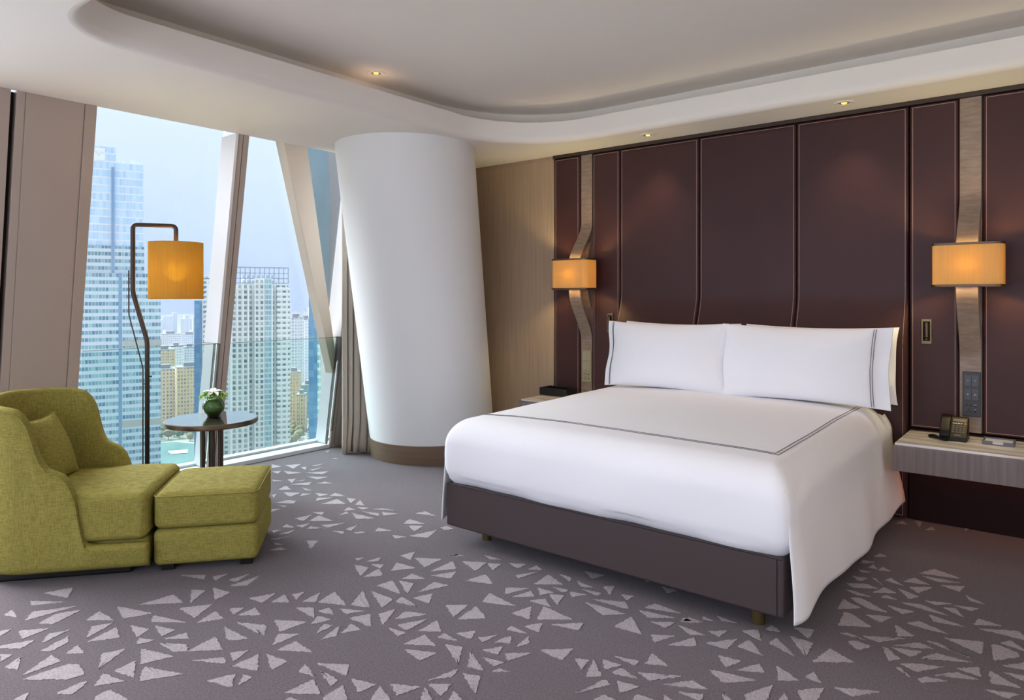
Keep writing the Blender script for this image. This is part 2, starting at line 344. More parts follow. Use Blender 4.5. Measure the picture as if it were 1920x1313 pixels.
# floor: carpet base with the pale triangle tufts in the same sheet
fl = MB(); fl.box(-5.36, XR, YB, WY+0.05, -0.12, 0.0)
TUFTS = [((-3.782,1.186),(-3.743,1.298),(-3.631,1.239)),
((-3.735,1.118),(-3.587,1.219),(-3.671,1.105)),
((-3.657,0.993),(-3.690,1.036),(-3.581,1.028)),
((-3.520,1.036),(-3.596,1.085),(-3.504,1.235)),
((-3.446,1.062),(-3.492,1.143),(-3.446,1.232),(-3.390,1.099)),
((-3.499,0.940),(-3.475,0.975),(-3.442,0.925)),
((-3.436,0.991),(-3.357,1.078),(-3.343,0.974)),
((-3.240,1.013),(-3.308,1.055),(-3.277,1.126)),
((-3.346,0.899),(-3.292,1.008),(-3.255,0.944),(-3.320,0.892)),
((-3.172,0.983),(-3.225,1.106),(-3.163,1.075),(-3.138,1.017)),
((-3.075,1.040),(-3.110,1.096),(-3.016,1.088)),
((-3.268,0.878),(-3.226,0.906),(-3.194,0.859)),
((-3.138,0.859),(-3.186,0.924),(-3.076,0.883)),
((-3.018,0.875),(-3.106,1.002),(-3.023,1.008)),
((-2.988,0.869),(-2.980,1.017),(-2.939,1.043),(-2.850,1.028),(-2.857,0.980)),
((-3.321,1.203),(-3.371,1.274),(-3.225,1.280)),
((-3.146,1.140),(-3.240,1.195),(-3.200,1.267)),
((-3.108,1.126),(-3.151,1.259),(-3.044,1.229)),
((-3.360,1.345),(-3.164,1.414),(-3.209,1.310)),
((-3.299,1.412),(-3.287,1.564),(-3.163,1.549)),
((-3.084,1.369),(-3.139,1.408),(-2.958,1.466)),
((-3.127,1.302),(-3.022,1.339),(-2.990,1.272)),
((-3.037,1.366),(-2.934,1.401),(-2.916,1.339)),
((-2.892,1.336),(-2.873,1.419),(-2.810,1.402)),
((-2.931,1.247),(-2.978,1.275),(-2.907,1.309)),
((-2.870,1.309),(-2.772,1.374),(-2.718,1.347),(-2.755,1.310)),
((-2.720,1.345),(-2.745,1.476),(-2.619,1.440)),
((-2.636,1.325),(-2.562,1.417),(-2.512,1.392)),
((-2.881,1.244),(-2.721,1.297),(-2.760,1.187)),
((-2.845,1.068),(-2.961,1.132),(-2.928,1.206)),
((-2.791,1.105),(-2.804,1.190),(-2.685,1.130)),
((-2.732,1.190),(-2.563,1.258),(-2.645,1.132)),
((-2.736,1.018),(-2.803,1.072),(-2.686,1.099)),
((-2.791,0.913),(-2.801,1.001),(-2.787,1.019),(-2.740,0.948)),
((-2.865,0.810),(-2.873,0.858),(-2.820,0.830)),
((-2.665,0.992),(-2.670,1.043),(-2.550,1.059),(-2.525,1.035),(-2.615,0.973)),
((-3.131,1.565),(-3.274,1.643),(-3.215,1.681)),
((-3.219,1.718),(-3.100,1.743),(-3.077,1.655)),
((-3.121,1.510),(-3.045,1.625),(-2.975,1.506)),
((-2.922,1.491),(-2.969,1.597),(-2.870,1.581)),
((-2.946,1.650),(-2.899,1.696),(-2.874,1.629)),
((-2.856,1.635),(-2.860,1.727),(-2.773,1.701)),
((-2.798,1.598),(-2.673,1.666),(-2.594,1.604)),
((-2.804,1.545),(-2.622,1.552),(-2.677,1.493)),
((-2.577,1.446),(-2.535,1.507),(-2.508,1.421)),
((-2.479,1.399),(-2.480,1.510),(-2.372,1.441)),
((-2.456,1.289),(-2.416,1.375),(-2.343,1.322)),
((-2.390,1.396),(-2.347,1.406),(-2.336,1.345)),
((-3.489,1.694),(-3.391,1.773),(-3.346,1.742)),
((-3.347,1.786),(-3.320,1.852),(-3.287,1.768)),
((-3.247,1.811),(-3.233,1.922),(-3.192,1.823)),
((-3.172,1.776),(-3.173,1.947),(-3.112,1.835)),
((-2.976,1.764),(-2.923,1.875),(-2.882,1.774)),
((-2.856,1.804),(-2.881,1.889),(-2.788,1.853)),
((-2.853,1.911),(-2.834,1.966),(-2.786,1.888)),
((-2.750,1.889),(-2.768,2.009),(-2.700,1.929)),
((-2.690,1.937),(-2.723,2.054),(-2.557,1.998)),
((-2.548,2.014),(-2.630,2.149),(-2.460,2.049)),
((-2.988,2.380),(-2.955,2.428),(-2.948,2.375)),
((-2.904,2.386),(-2.888,2.486),(-2.854,2.438)),
((-2.858,2.385),(-2.795,2.425),(-2.769,2.374)),
((-2.919,2.325),(-2.830,2.348),(-2.769,2.249)),
((-2.754,2.250),(-2.774,2.370),(-2.689,2.324)),
((-2.706,2.389),(-2.765,2.485),(-2.631,2.496)),
((-2.744,2.589),(-2.614,2.668),(-2.604,2.530)),
((-2.545,2.507),(-2.551,2.681),(-2.463,2.619)),
((-2.504,2.472),(-2.440,2.591),(-2.399,2.512)),
((-2.584,2.353),(-2.594,2.433),(-2.495,2.429)),
((-2.622,2.227),(-2.606,2.314),(-2.454,2.231)),
((-2.582,2.333),(-2.499,2.357),(-2.437,2.254)),
((-2.410,2.296),(-2.434,2.430),(-2.347,2.447)),
((-2.593,2.169),(-2.442,2.173),(-2.418,2.082)),
((-2.413,2.159),(-2.434,2.217),(-2.297,2.188)),
((-2.383,2.239),(-2.348,2.335),(-2.283,2.244)),
((-2.513,2.711),(-2.398,2.779),(-2.367,2.661)),
((-2.386,2.776),(-2.326,2.812),(-2.306,2.721)),
((-2.328,2.536),(-2.299,2.659),(-2.195,2.590)),
((-2.617,2.729),(-2.602,2.767),(-2.550,2.778)),
((-2.477,2.854),(-2.360,2.859),(-2.415,2.827)),
((-2.723,1.838),(-2.657,1.891),(-2.569,1.831)),
((-2.613,1.881),(-2.603,1.934),(-2.520,1.904)),
((-2.561,1.958),(-2.447,2.014),(-2.495,1.941)),
((-2.530,1.780),(-2.573,1.853),(-2.499,1.870)),
((-2.451,1.926),(-2.411,2.008),(-2.311,1.932)),
((-2.688,1.711),(-2.562,1.795),(-2.573,1.667)),
((-2.445,1.754),(-2.490,1.821),(-2.447,1.846)),
((-2.385,1.727),(-2.429,1.861),(-2.363,1.790)),
((-2.367,1.817),(-2.402,1.899),(-2.325,1.889)),
((-2.380,2.033),(-2.359,2.120),(-2.288,1.974)),
((-2.288,2.040),(-2.310,2.124),(-2.204,2.166)),
((-2.240,2.013),(-2.175,2.138),(-2.171,2.005)),
((-2.130,2.029),(-2.138,2.152),(-2.049,2.087)),
((-2.249,1.974),(-2.157,1.992),(-2.162,1.950)),
((-2.214,2.282),(-2.133,2.347),(-2.102,2.214)),
((-2.074,2.211),(-2.096,2.358),(-1.984,2.299)),
((-2.097,1.914),(-2.086,2.027),(-1.985,1.990)),
((-2.064,1.891),(-1.942,1.955),(-1.951,1.874)),
((-2.497,1.580),(-2.562,1.653),(-2.494,1.707)),
((-2.452,1.573),(-2.457,1.662),(-2.323,1.650)),
((-2.456,1.530),(-2.345,1.552),(-2.337,1.476)),
((-2.247,1.535),(-2.275,1.582),(-2.167,1.551)),
((-2.249,1.610),(-2.139,1.684),(-2.087,1.627)),
((-2.189,1.588),(-2.086,1.592),(-2.072,1.545)),
((-2.167,1.418),(-2.161,1.538),(-2.059,1.494)),
((-2.037,1.490),(-2.044,1.579),(-1.961,1.532),(-1.988,1.465)),
((-2.058,1.626),(-1.954,1.656),(-1.966,1.585)),
((-1.897,1.583),(-1.936,1.660),(-1.844,1.625),(-1.825,1.596)),
((-1.917,1.692),(-1.820,1.747),(-1.843,1.656)),
((-1.829,1.791),(-1.798,1.920),(-1.774,1.872)),
((-1.965,2.021),(-1.895,2.048),(-1.813,1.940)),
((-2.029,2.042),(-2.032,2.085),(-1.934,2.074)),
((-1.991,2.118),(-1.944,2.186),(-1.911,2.115)),
((-1.811,1.777),(-1.745,1.830),(-1.719,1.750)),
((-1.754,1.684),(-1.808,1.756),(-1.720,1.711)),
((-1.679,1.744),(-1.709,1.807),(-1.642,1.774)),
((-1.766,1.908),(-1.698,1.932),(-1.632,1.836)),
((-1.779,1.954),(-1.847,2.044),(-1.711,1.971)),
((-2.121,1.380),(-2.132,1.414),(-2.072,1.429)),
((-2.105,2.406),(-2.140,2.502),(-1.956,2.470)),
((-2.300,2.845),(-2.226,2.892),(-2.220,2.825)),
((-2.176,2.746),(-2.109,2.856),(-2.138,2.721)),
((-2.170,2.842),(-2.170,2.913),(-2.109,2.879)),
((-2.039,2.715),(-2.053,2.856),(-1.924,2.797)),
((-2.017,2.896),(-1.939,2.892),(-1.920,2.852)),
((-1.898,2.881),(-1.791,2.862),(-1.842,2.831)),
((-2.121,2.597),(-2.023,2.666),(-2.075,2.535)),
((-2.033,2.530),(-2.001,2.643),(-1.954,2.602)),
((-1.999,2.695),(-1.905,2.700),(-1.943,2.631)),
((-1.949,2.746),(-1.864,2.763),(-1.874,2.725)),
((-1.853,2.752),(-1.775,2.775),(-1.814,2.705)),
((-1.912,2.665),(-1.852,2.704),(-1.818,2.599)),
((-1.829,2.811),(-1.729,2.831),(-1.726,2.795)),
((-1.945,2.553),(-1.901,2.616),(-1.830,2.562)),
((-1.926,2.406),(-1.900,2.515),(-1.832,2.405)),
((-1.806,2.425),(-1.859,2.548),(-1.684,2.523)),
((-1.759,2.898),(-1.722,2.948),(-1.688,2.844)),
((-1.647,2.877),(-1.594,2.900),(-1.597,2.840)),
((-1.735,2.749),(-1.591,2.817),(-1.546,2.762)),
((-1.742,2.706),(-1.528,2.716),(-1.602,2.640)),
((-1.500,2.818),(-1.481,2.887),(-1.344,2.872)),
((-1.507,2.785),(-1.343,2.813),(-1.440,2.744)),
((-1.511,2.580),(-1.500,2.704),(-1.384,2.589)),
((-1.412,2.716),(-1.326,2.777),(-1.336,2.705)),
((-1.308,2.808),(-1.299,2.857),(-1.233,2.852)),
((-1.850,2.270),(-1.855,2.313),(-1.760,2.296)),
((-1.812,2.339),(-1.769,2.414),(-1.726,2.337)),
((-1.733,2.426),(-1.629,2.526),(-1.610,2.454)),
((-1.897,2.148),(-1.846,2.219),(-1.858,2.128)),
((-1.823,2.156),(-1.802,2.247),(-1.763,2.189)),
((-1.729,2.174),(-1.745,2.285),(-1.705,2.243)),
((-1.820,2.080),(-1.773,2.153),(-1.746,2.091)),
((-1.732,2.116),(-1.648,2.190),(-1.687,2.079)),
((-1.785,2.040),(-1.691,2.062),(-1.703,2.015)),
((-1.689,1.982),(-1.677,2.016),(-1.633,2.027)),
((-1.642,2.223),(-1.543,2.316),(-1.528,2.213)),
((-1.497,2.257),(-1.448,2.284),(-1.434,2.205)),
((-1.392,2.172),(-1.438,2.298),(-1.350,2.211)),
((-1.413,2.318),(-1.329,2.327),(-1.365,2.260)),
((-1.384,2.368),(-1.293,2.395),(-1.288,2.354)),
((-1.266,2.390),(-1.282,2.477),(-1.189,2.432)),
((-1.333,2.255),(-1.321,2.308),(-1.236,2.279)),
((-1.262,2.318),(-1.117,2.398),(-1.196,2.299)),
((-1.366,2.055),(-1.327,2.206),(-1.296,2.184)),
((-1.290,2.223),(-1.206,2.239),(-1.242,2.159)),
((-1.152,2.300),(-1.077,2.394),(-1.006,2.376)),
((-1.355,2.612),(-1.272,2.664),(-1.314,2.563)),
((-1.263,2.576),(-1.209,2.699),(-1.167,2.639)),
((-1.305,2.761),(-1.176,2.748),(-1.232,2.711)),
((-1.294,2.042),(-1.283,2.115),(-1.224,2.109)),
((-1.183,2.142),(-1.192,2.188),(-1.112,2.199)),
((-1.120,2.246),(-1.067,2.235),(-1.097,2.211)),
((-1.085,2.296),(-1.009,2.335),(-0.999,2.289)),
((-1.697,3.130),(-1.599,3.164),(-1.619,3.084)),
((-1.543,3.081),(-1.459,3.087),(-1.487,3.026)),
((-1.938,3.005),(-1.827,3.025),(-1.853,2.949)),
((-1.187,2.791),(-1.122,2.843),(-1.127,2.773)),
((-1.156,2.685),(-1.063,2.800),(-1.066,2.689)),
((-1.041,2.742),(-1.026,2.824),(-0.935,2.728)),
((-1.075,2.881),(-1.028,2.932),(-0.984,2.846)),
((-1.002,2.952),(-0.994,3.009),(-0.945,2.973)),
((-0.953,2.847),(-0.942,2.908),(-0.836,2.802)),
((-0.904,2.957),(-0.814,2.959),(-0.803,2.829)),
((-0.914,3.048),(-0.842,3.080),(-0.838,2.986)),
((-1.076,2.626),(-0.985,2.641),(-1.018,2.558)),
((-0.981,2.562),(-0.927,2.667),(-0.890,2.611)),
((-1.059,2.505),(-0.888,2.545),(-0.983,2.450)),
((-0.873,2.694),(-0.775,2.636),(-0.830,2.587)),
((-0.766,2.672),(-0.748,2.734),(-0.704,2.670)),
((-0.775,2.804),(-0.749,2.954),(-0.648,2.900)),
((-0.896,2.422),(-0.838,2.549),(-0.821,2.430),(-0.875,2.387)),
((-0.758,2.567),(-0.690,2.648),(-0.685,2.531),(-0.721,2.502)),
((-0.964,2.393),(-0.911,2.358),(-0.935,2.339)),
((-0.788,2.456),(-0.793,2.530),(-0.761,2.478)),
((-1.319,2.840),(-1.241,2.837),(-1.309,2.796)),
((-1.260,2.902),(-1.205,2.892),(-1.243,2.875)),
((-1.207,2.944),(-1.115,2.938),(-1.175,2.916)),
((-0.846,4.837),(-0.820,4.921),(-0.790,4.857)),
((-0.760,4.969),(-0.725,4.972),(-0.717,4.843)),
((-0.685,4.809),(-0.662,4.898),(-0.634,4.845)),
((-0.508,4.986),(-0.481,5.007),(-0.490,4.941)),
((-0.828,4.144),(-0.812,4.215),(-0.772,4.189)),
((-0.865,4.058),(-0.802,4.063),(-0.862,3.997)),
((-0.820,3.960),(-0.804,4.025),(-0.778,3.967)),
((-0.771,3.955),(-0.759,4.017),(-0.714,3.976)),
((-0.851,3.900),(-0.790,3.906),(-0.829,3.867)),
((-0.858,3.785),(-0.788,3.808),(-0.807,3.745)),
((-0.772,3.821),(-0.757,3.834),(-0.712,3.759)),
((-0.715,3.835),(-0.702,3.885),(-0.632,3.816)),
((-0.646,3.874),(-0.610,3.959),(-0.533,3.910)),
((-0.600,4.041),(-0.548,4.152),(-0.425,4.091)),
((-0.587,4.011),(-0.415,4.035),(-0.511,3.974)),
((-0.498,3.938),(-0.399,3.995),(-0.414,3.907)),
((-0.610,3.818),(-0.517,3.885),(-0.564,3.766)),
((-0.733,3.637),(-0.702,3.737),(-0.643,3.702)),
((-0.856,3.674),(-0.781,3.727),(-0.722,3.705),(-0.821,3.641)),
((-0.851,3.594),(-0.813,3.603),(-0.729,3.583),(-0.781,3.562)),
((-0.649,3.764),(-0.553,3.724),(-0.586,3.668)),
((-0.816,3.348),(-0.822,3.479),(-0.777,3.446),(-0.735,3.427)),
((-0.804,3.508),(-0.763,3.540),(-0.632,3.450),(-0.712,3.438)),
((-0.705,3.366),(-0.609,3.417),(-0.640,3.325)),
((-0.774,3.182),(-0.785,3.334),(-0.766,3.342),(-0.658,3.257)),
((-0.650,3.528),(-0.545,3.533),(-0.579,3.473)),
((-0.611,3.600),(-0.540,3.636),(-0.418,3.583),(-0.472,3.578)),
((-0.528,3.694),(-0.420,3.733),(-0.484,3.668)),
((-0.414,3.717),(-0.324,3.755),(-0.346,3.699)),
((-0.451,3.661),(-0.403,3.686),(-0.367,3.605)),
((-0.387,3.878),(-0.306,3.817),(-0.365,3.818)),
((-0.692,3.605),(-0.676,3.646),(-0.625,3.623)),
((-0.493,3.543),(-0.354,3.507),(-0.463,3.480)),
((-0.549,3.386),(-0.512,3.446),(-0.395,3.387),(-0.480,3.383)),
((-0.328,3.551),(-0.313,3.630),(-0.228,3.613)),
((-0.307,3.521),(-0.171,3.601),(-0.137,3.522)),
((-0.588,3.343),(-0.506,3.282),(-0.558,3.235)),
((-0.673,3.148),(-0.528,3.236),(-0.611,3.132)),
((-0.754,3.117),(-0.727,3.138),(-0.652,3.115)),
((-0.710,3.063),(-0.688,3.086),(-0.622,3.075),(-0.660,3.009)),
((-0.559,3.136),(-0.479,3.227),(-0.423,3.209)),
((-0.463,3.262),(-0.429,3.278),(-0.308,3.220)),
((-0.408,3.338),(-0.279,3.398),(-0.273,3.278)),
((-0.251,3.383),(-0.239,3.409),(-0.160,3.378),(-0.159,3.340),(-0.234,3.250)),
((-0.224,3.432),(-0.189,3.481),(-0.133,3.411)),
((-0.559,3.115),(-0.458,3.155),(-0.486,3.083)),
((-0.586,3.099),(-0.571,3.100),(-0.515,3.035),(-0.548,2.994)),
((-0.456,3.092),(-0.415,3.174),(-0.294,3.182)),
((-0.511,3.000),(-0.465,3.036),(-0.375,3.075),(-0.452,2.972)),
((-0.519,2.960),(-0.502,2.969),(-0.459,2.913)),
((-0.397,2.984),(-0.331,3.064),(-0.263,3.052)),
((-0.439,2.924),(-0.416,2.956),(-0.347,2.972),(-0.424,2.897)),
((-0.335,3.094),(-0.273,3.157),(-0.260,3.081)),
((-0.241,3.150),(-0.138,3.084),(-0.226,3.055)),
((-0.207,3.224),(-0.129,3.315),(-0.126,3.242)),
((-0.197,3.172),(-0.122,3.139),(-0.124,3.190)),
((-0.237,2.992),(-0.141,3.032),(-0.173,2.974)),
((-0.665,2.670),(-0.522,2.747),(-0.600,2.648)),
((-5.204,3.290),(-5.059,3.293),(-5.079,3.211)),
((-5.086,3.339),(-5.010,3.445),(-4.928,3.311)),
((-4.926,3.378),(-4.901,3.419),(-4.806,3.344)),
((-4.905,3.461),(-4.859,3.612),(-4.863,3.472)),
((-4.795,3.374),(-4.783,3.514),(-4.747,3.370)),
((-4.934,3.220),(-4.756,3.280),(-4.803,3.181)),
((-4.743,3.290),(-4.631,3.442),(-4.595,3.347)),
((-4.990,3.154),(-4.940,3.215),(-4.880,3.139)),
((-4.636,3.234),(-4.486,3.335),(-4.497,3.229)),
((-4.398,3.158),(-4.398,3.232),(-4.308,3.230)),
((-4.674,3.087),(-4.645,3.148),(-4.554,3.051)),
((-4.586,3.081),(-4.564,3.175),(-4.544,3.134)),
((-4.766,3.013),(-4.653,3.046),(-4.701,2.989)),
((-4.547,3.002),(-4.465,3.160),(-4.410,3.094)),
((-4.478,2.881),(-4.528,2.981),(-4.403,2.941)),
((-4.403,3.028),(-4.253,3.027),(-4.310,2.998)),
((-4.391,2.866),(-4.283,2.936),(-4.251,2.831)),
((-4.211,2.879),(-4.260,2.938),(-4.198,2.971)),
((-4.396,2.779),(-4.391,2.816),(-4.318,2.746)),
((-4.203,3.000),(-4.091,3.041),(-4.099,2.969)),
((-4.059,3.017),(-4.088,3.092),(-3.956,3.084)),
((-4.028,2.884),(-4.084,2.933),(-4.000,3.016)),
((-3.942,2.863),(-3.953,3.007),(-3.807,2.971)),
((-3.926,3.060),(-3.853,3.087),(-3.804,3.004)),
((-3.752,3.001),(-3.812,3.089),(-3.685,3.025)),
((-3.718,2.969),(-3.625,3.014),(-3.622,2.960)),
((-3.707,2.864),(-3.741,2.937),(-3.659,2.931)),
((-4.211,2.678),(-4.197,2.780),(-4.133,2.801),(-4.092,2.758)),
((-4.151,2.666),(-4.074,2.698),(-4.076,2.668)),
((-4.046,2.551),(-4.100,2.592),(-4.062,2.636)),
((-3.839,2.717),(-3.785,2.773),(-3.742,2.726)),
((-3.818,2.573),(-3.794,2.685),(-3.729,2.579)),
((-3.705,2.599),(-3.749,2.707),(-3.585,2.695)),
((-3.648,2.775),(-3.680,2.872),(-3.634,2.853)),
((-3.641,2.875),(-3.419,2.892),(-3.502,2.813)),
((-3.606,2.931),(-3.479,2.977),(-3.439,2.934)),
((-3.599,2.993),(-3.548,3.062),(-3.432,3.084)),
((-3.494,3.007),(-3.378,3.045),(-3.423,2.963)),
((-3.304,3.118),(-3.278,3.194),(-3.158,3.168)),
((-3.206,2.936),(-3.245,3.019),(-3.093,3.014)),
((-3.155,2.927),(-3.082,2.986),(-3.051,2.880)),
((-3.237,2.731),(-3.268,2.789),(-3.163,2.802)),
((-3.316,2.633),(-3.300,2.674),(-3.256,2.692),(-3.290,2.635)),
((-3.401,2.647),(-3.408,2.749),(-3.354,2.648)),
((-3.445,2.576),(-3.380,2.616),(-3.340,2.584)),
((-3.579,2.600),(-3.496,2.729),(-3.510,2.594)),
((-3.591,2.506),(-3.612,2.549),(-3.500,2.579)),
((-3.691,2.498),(-3.661,2.584),(-3.627,2.501)),
((-3.732,2.429),(-3.758,2.481),(-3.666,2.470)),
((-3.727,2.350),(-3.691,2.402),(-3.681,2.341)),
((-3.633,2.344),(-3.628,2.452),(-3.602,2.392)),
((-3.606,2.266),(-3.551,2.365),(-3.571,2.284)),
((-3.547,2.249),(-3.465,2.262),(-3.497,2.236)),
((-3.450,2.162),(-3.439,2.232),(-3.389,2.231)),
((-3.418,2.384),(-3.365,2.427),(-3.289,2.321)),
((-3.104,2.757),(-3.012,2.786),(-3.048,2.724)),
((-3.016,2.806),(-2.965,2.983),(-2.906,2.849)),
((-2.977,3.022),(-2.974,3.072),(-2.901,3.059),(-2.921,3.008)),
((-2.827,2.563),(-2.807,2.657),(-2.735,2.552)),
((-2.619,2.721),(-2.596,2.777),(-2.571,2.750)),
((-4.968,3.704),(-4.972,3.760),(-4.926,3.757)),
((-5.258,3.864),(-5.267,3.938),(-5.209,3.850)),
((-5.246,3.165),(-5.212,3.238),(-5.101,3.150)),
((-4.904,2.941),(-4.764,2.977),(-4.760,2.905)),
((-4.582,2.764),(-4.489,2.805),(-4.442,2.743))]
rt = random.Random(5)
# the same tufted pattern goes on over the rest of the carpet, outside the frame
_more = []; _new = []; _cen = [(sum(x for x, y in q)/len(q), sum(y for x, y in q)/len(q)) for q in TUFTS]
for dx_, dy_ in ((1.1, -2.55), (-1.5, -3.1), (3.1, -1.0), (3.4, 1.9), (2.4, -3.6)):
    for poly in TUFTS:
        q = [(x+dx_, y+dy_) for x, y in poly]
        if any(x < -5.3 or x > XR-0.05 or y < YB+0.05 or y > WY-0.1 for x, y in q): continue
        vis = False
        for x, y in q:
            f0 = x*FW[0]+y*FW[1]; r0 = x*RT[0]+y*RT[1]
            if f0 > 0.2 and abs(r0/f0*1309) < 1060 and 1.4/f0*1309 < 860: vis = True
        c_ = (sum(x for x, y in q)/len(q), sum(y for x, y in q)/len(q))
        if not vis and all((c_[0]-a)**2+(c_[1]-b_)**2 > 0.034 for a, b_ in _cen): _more.append(tuple(q)); _new.append(c_)
    _cen += _new; _new = []
for poly in TUFTS+_more:
    n_ = len(poly); cx_ = sum(p[0] for p in poly)/n_; cy_ = sum(p[1] for p in poly)/n_
    pts = []
    for i in range(n_):
        a, b_ = poly[i], poly[(i+1) % n_]; L_ = math.hypot(b_[0]-a[0], b_[1]-a[1]); k_ = max(2, int(L_/0.009))
        for j in range(k_):
            t_ = j/k_; jx, jy = rt.uniform(-0.0035, 0.0035), rt.uniform(-0.0035, 0.0035)
            if j == 0: jx -= (a[0]-cx_)*0.04; jy -= (a[1]-cy_)*0.04
            pts.append((lerp(a[0], b_[0], t_)+jx, lerp(a[1], b_[1], t_)+jy))
    m_ = len(pts); z_ = 0.0018
    fl.add([(cx_, cy_, z_)]+[(x, y, z_) for x, y in pts]+[(x, y, 0.0) for x, y in pts], [(0, 1+i, 1+(i+1) % m_) for i in range(m_)]+[(1+i, 1+m_+i, 1+m_+(i+1) % m_, 1+(i+1) % m_) for i in range(m_)], 1)
struct('floor', fl, [M['carpet'], M['carpet_light']])
sl = MB(); sl.box(-5.9, -5.362, YB, WY+0.3, -0.3, -0.02); struct('trim_9', sl, M['panel'])

# ceiling: soffit with the rounded tray cut in, lip, cove shelf and raised tray
def arc(cx, cy, r, a0, a1, n=14): return [(cx+r*math.cos(lerp(a0, a1, i/n)), cy+r*math.sin(lerp(a0, a1, i/n))) for i in range(n+1)]
TX0, TX1, TY0, TY1 = -3.64, 1.9, 1.2, 4.60
def tray_loop(o):
    x0, x1, y0, y1 = TX0-o, TX1+o, TY0-o, TY1+o
    L = []
    L += arc(x0+0.34+o, y0+0.34+o, 0.34+o, PI*1.5, PI, 14)
    rr = 0.70+o
    L += arc(x0+rr, y1-rr, rr, PI, PI/2, 20)
    L += arc(x1-0.4-o, y1-0.4-o, 0.4+o, PI/2, 0, 10)
    L += arc(x1-0.4-o, y0+0.4+o, 0.4+o, 0, -PI/2, 10)
    return L
prof = []
for i in range(7):
    a = PI/2*i/6; prof.append((0.055*(1-math.sin(a)), ZC+0.055*(1-math.cos(a))))
prof += [(0.0, 2.72), (0.0, 2.79), (0.02, 2.795), (0.24, 2.795), (0.26, 2.80), (0.26, 2.92)]
loops = [tray_loop(o) for o, z in prof]; n = len(loops[0])
mb = MB(); v = []; f = []
for L, (o, z) in zip(loops, prof): v += [(x, y, z) for x, y in L]
for i in range(len(prof)-1):
    for k in range(n): f.append((i*n+k, i*n+(k+1) % n, (i+1)*n+(k+1) % n, (i+1)*n+k))
mb.add(v, f)
struct('trim_1', mb, M['ceiling_paint'], smooth=True, auto=50)
def ring_fill(name, outer, inner, z, m_):
    bm = bmesh.new(); es = []
    for L in (outer, inner):
        vs = [bm.verts.new((x, y, z)) for x, y in L]
        es += [bm.edges.new((vs[i], vs[(i+1) % len(vs)])) for i in range(len(vs))]
    bmesh.ops.triangle_fill(bm, edges=es, use_beauty=True)
    me = bpy.data.meshes.new(name); bm.to_mesh(me); bm.free(); me.materials.append(m_)
    o = bpy.data.objects.new(name, me); C.objects.link(o); o['kind'] = 'structure'; return o
cl = ring_fill('ceiling', [(-4.80, YB), (XR, YB), (XR, WY+0.05), (-4.80, WY+0.05)], tray_loop(0.055), ZC, M['ceiling_paint'])
mb = MB(); mb.box(-4.92, -4.80, YB, WY+0.05, ZC, ZC+0.02); struct('trim_2', mb, M['ceiling_paint'])
mb = MB(); mb.box(TX0-0.3, TX1+0.3, TY0-0.3, TY1+0.32, 2.92, 2.98); struct('trim_3', mb, M['ceiling_paint'])
mb = MB(); mb.box(-5.6, XR+0.1, YB-0.1, WY+0.3, 2.99, 3.1); struct('trim_4', mb, M['ceiling_paint'])
mb = MB(); mb.prism([(-4.92, YB, 2.652), (-4.92, YB, 2.99), (-5.6, YB, 2.99), (-5.6, YB, 2.85)], (0, WY-YB, 0)); struct('trim_5', mb, M['panel_light'])

# walls
mb = MB(); mb.box(-5.9, XR+0.1, WY+0.03, WY+0.2, -0.1, 2.99); struct('wall_back', mb, M['gap'])
mb = MB(); mb.box(XR, XR+0.15, YB, WY+0.1, -0.1, 2.99); struct('wall_right', mb, M['plaster'])
mb = MB(); mb.box(-5.3, XR, YB-0.15, YB, -0.1, 0.3); mb.box(-5.3, XR, YB-0.15, YB, 2.6, 2.99); mb.box(-5.3, -3.8, YB-0.15, YB, 0.3, 2.6); mb.box(1.8, XR, YB-0.15, YB, 0.3, 2.6)
struct('wall_front', mb, M['plaster'])
# left wall, cladding between the rear window and the bay
mb = MB()
fac(mb, 1.405, 1.84, 0.004, 0.2, 0, ZC)
fac(mb, 1.453, 1.772, 0.0, 0.004, 0, ZC)
fac(mb, 1.776, 1.842, -0.008, 0.004, 0, ZC)
fac(mb, 1.405, 1.449, 0.0, 0.004, 0, ZC)
fac(mb, 1.10, 1.375, 0.0, 0.2, 0, ZC)
struct('wall_left', mb, M['panel'], bevel=0.002)
mb = MB(); fac(mb, 1.37, 1.41, 0.06, 0.19, 0, ZC); struct('trim_6', mb, M['gap'])
mb = MB(); fac(mb, 4.09, WY+0.03, 0.0, 0.2, 0, ZC); struct('trim_7', mb, M['panel'])
# mullions of the bay: pale deep side box above the rail, narrow below
def mullion(name, y, first):
    mb = MB()
    fac(mb, y, y+0.042, 0.0, 0.22, 0, ZC); fac(mb, y+0.048, y+0.092, 0.0, 0.22, 0, ZC); fac(mb, y+0.04, y+0.05, 0.02, 0.2, 0, ZC)
    for i in range(12, 18): mb.mi[i] = 1
    o = struct(name, mb, [M['panel'], M['gap']])
    s_ = MB(); fac(s_, y-0.022, y-0.001, -0.012, 0.20, 1.035, ZC-0.002); fac(s_, y-0.018, y-0.001, 0.055, 0.20, 0.035, 1.035); s_.build('side_box', M['panel_light'], o, bevel=0.002)
    s_ = MB(); fac(s_, y-0.016, y-0.001, -0.02, 0.05, 0.16, 1.03); s_.build('rail_profile', M['profile'], o, bevel=0.002)
    return o
mullion('trim_8', 2.822, True)
mullion('trim_10', 3.99, False)
# sill
mb = MB(); mb.prism([(-5.362, 1.10, 0.0), (-5.362, 1.10, 0.03), (-5.66, 1.10, 0.03), (-5.66, 1.10, -0.05), (-5.362, 1.10, -0.05)], (0, 2.95, 0)); struct('trim_11', mb, M['white_frame'], bevel=0.003)
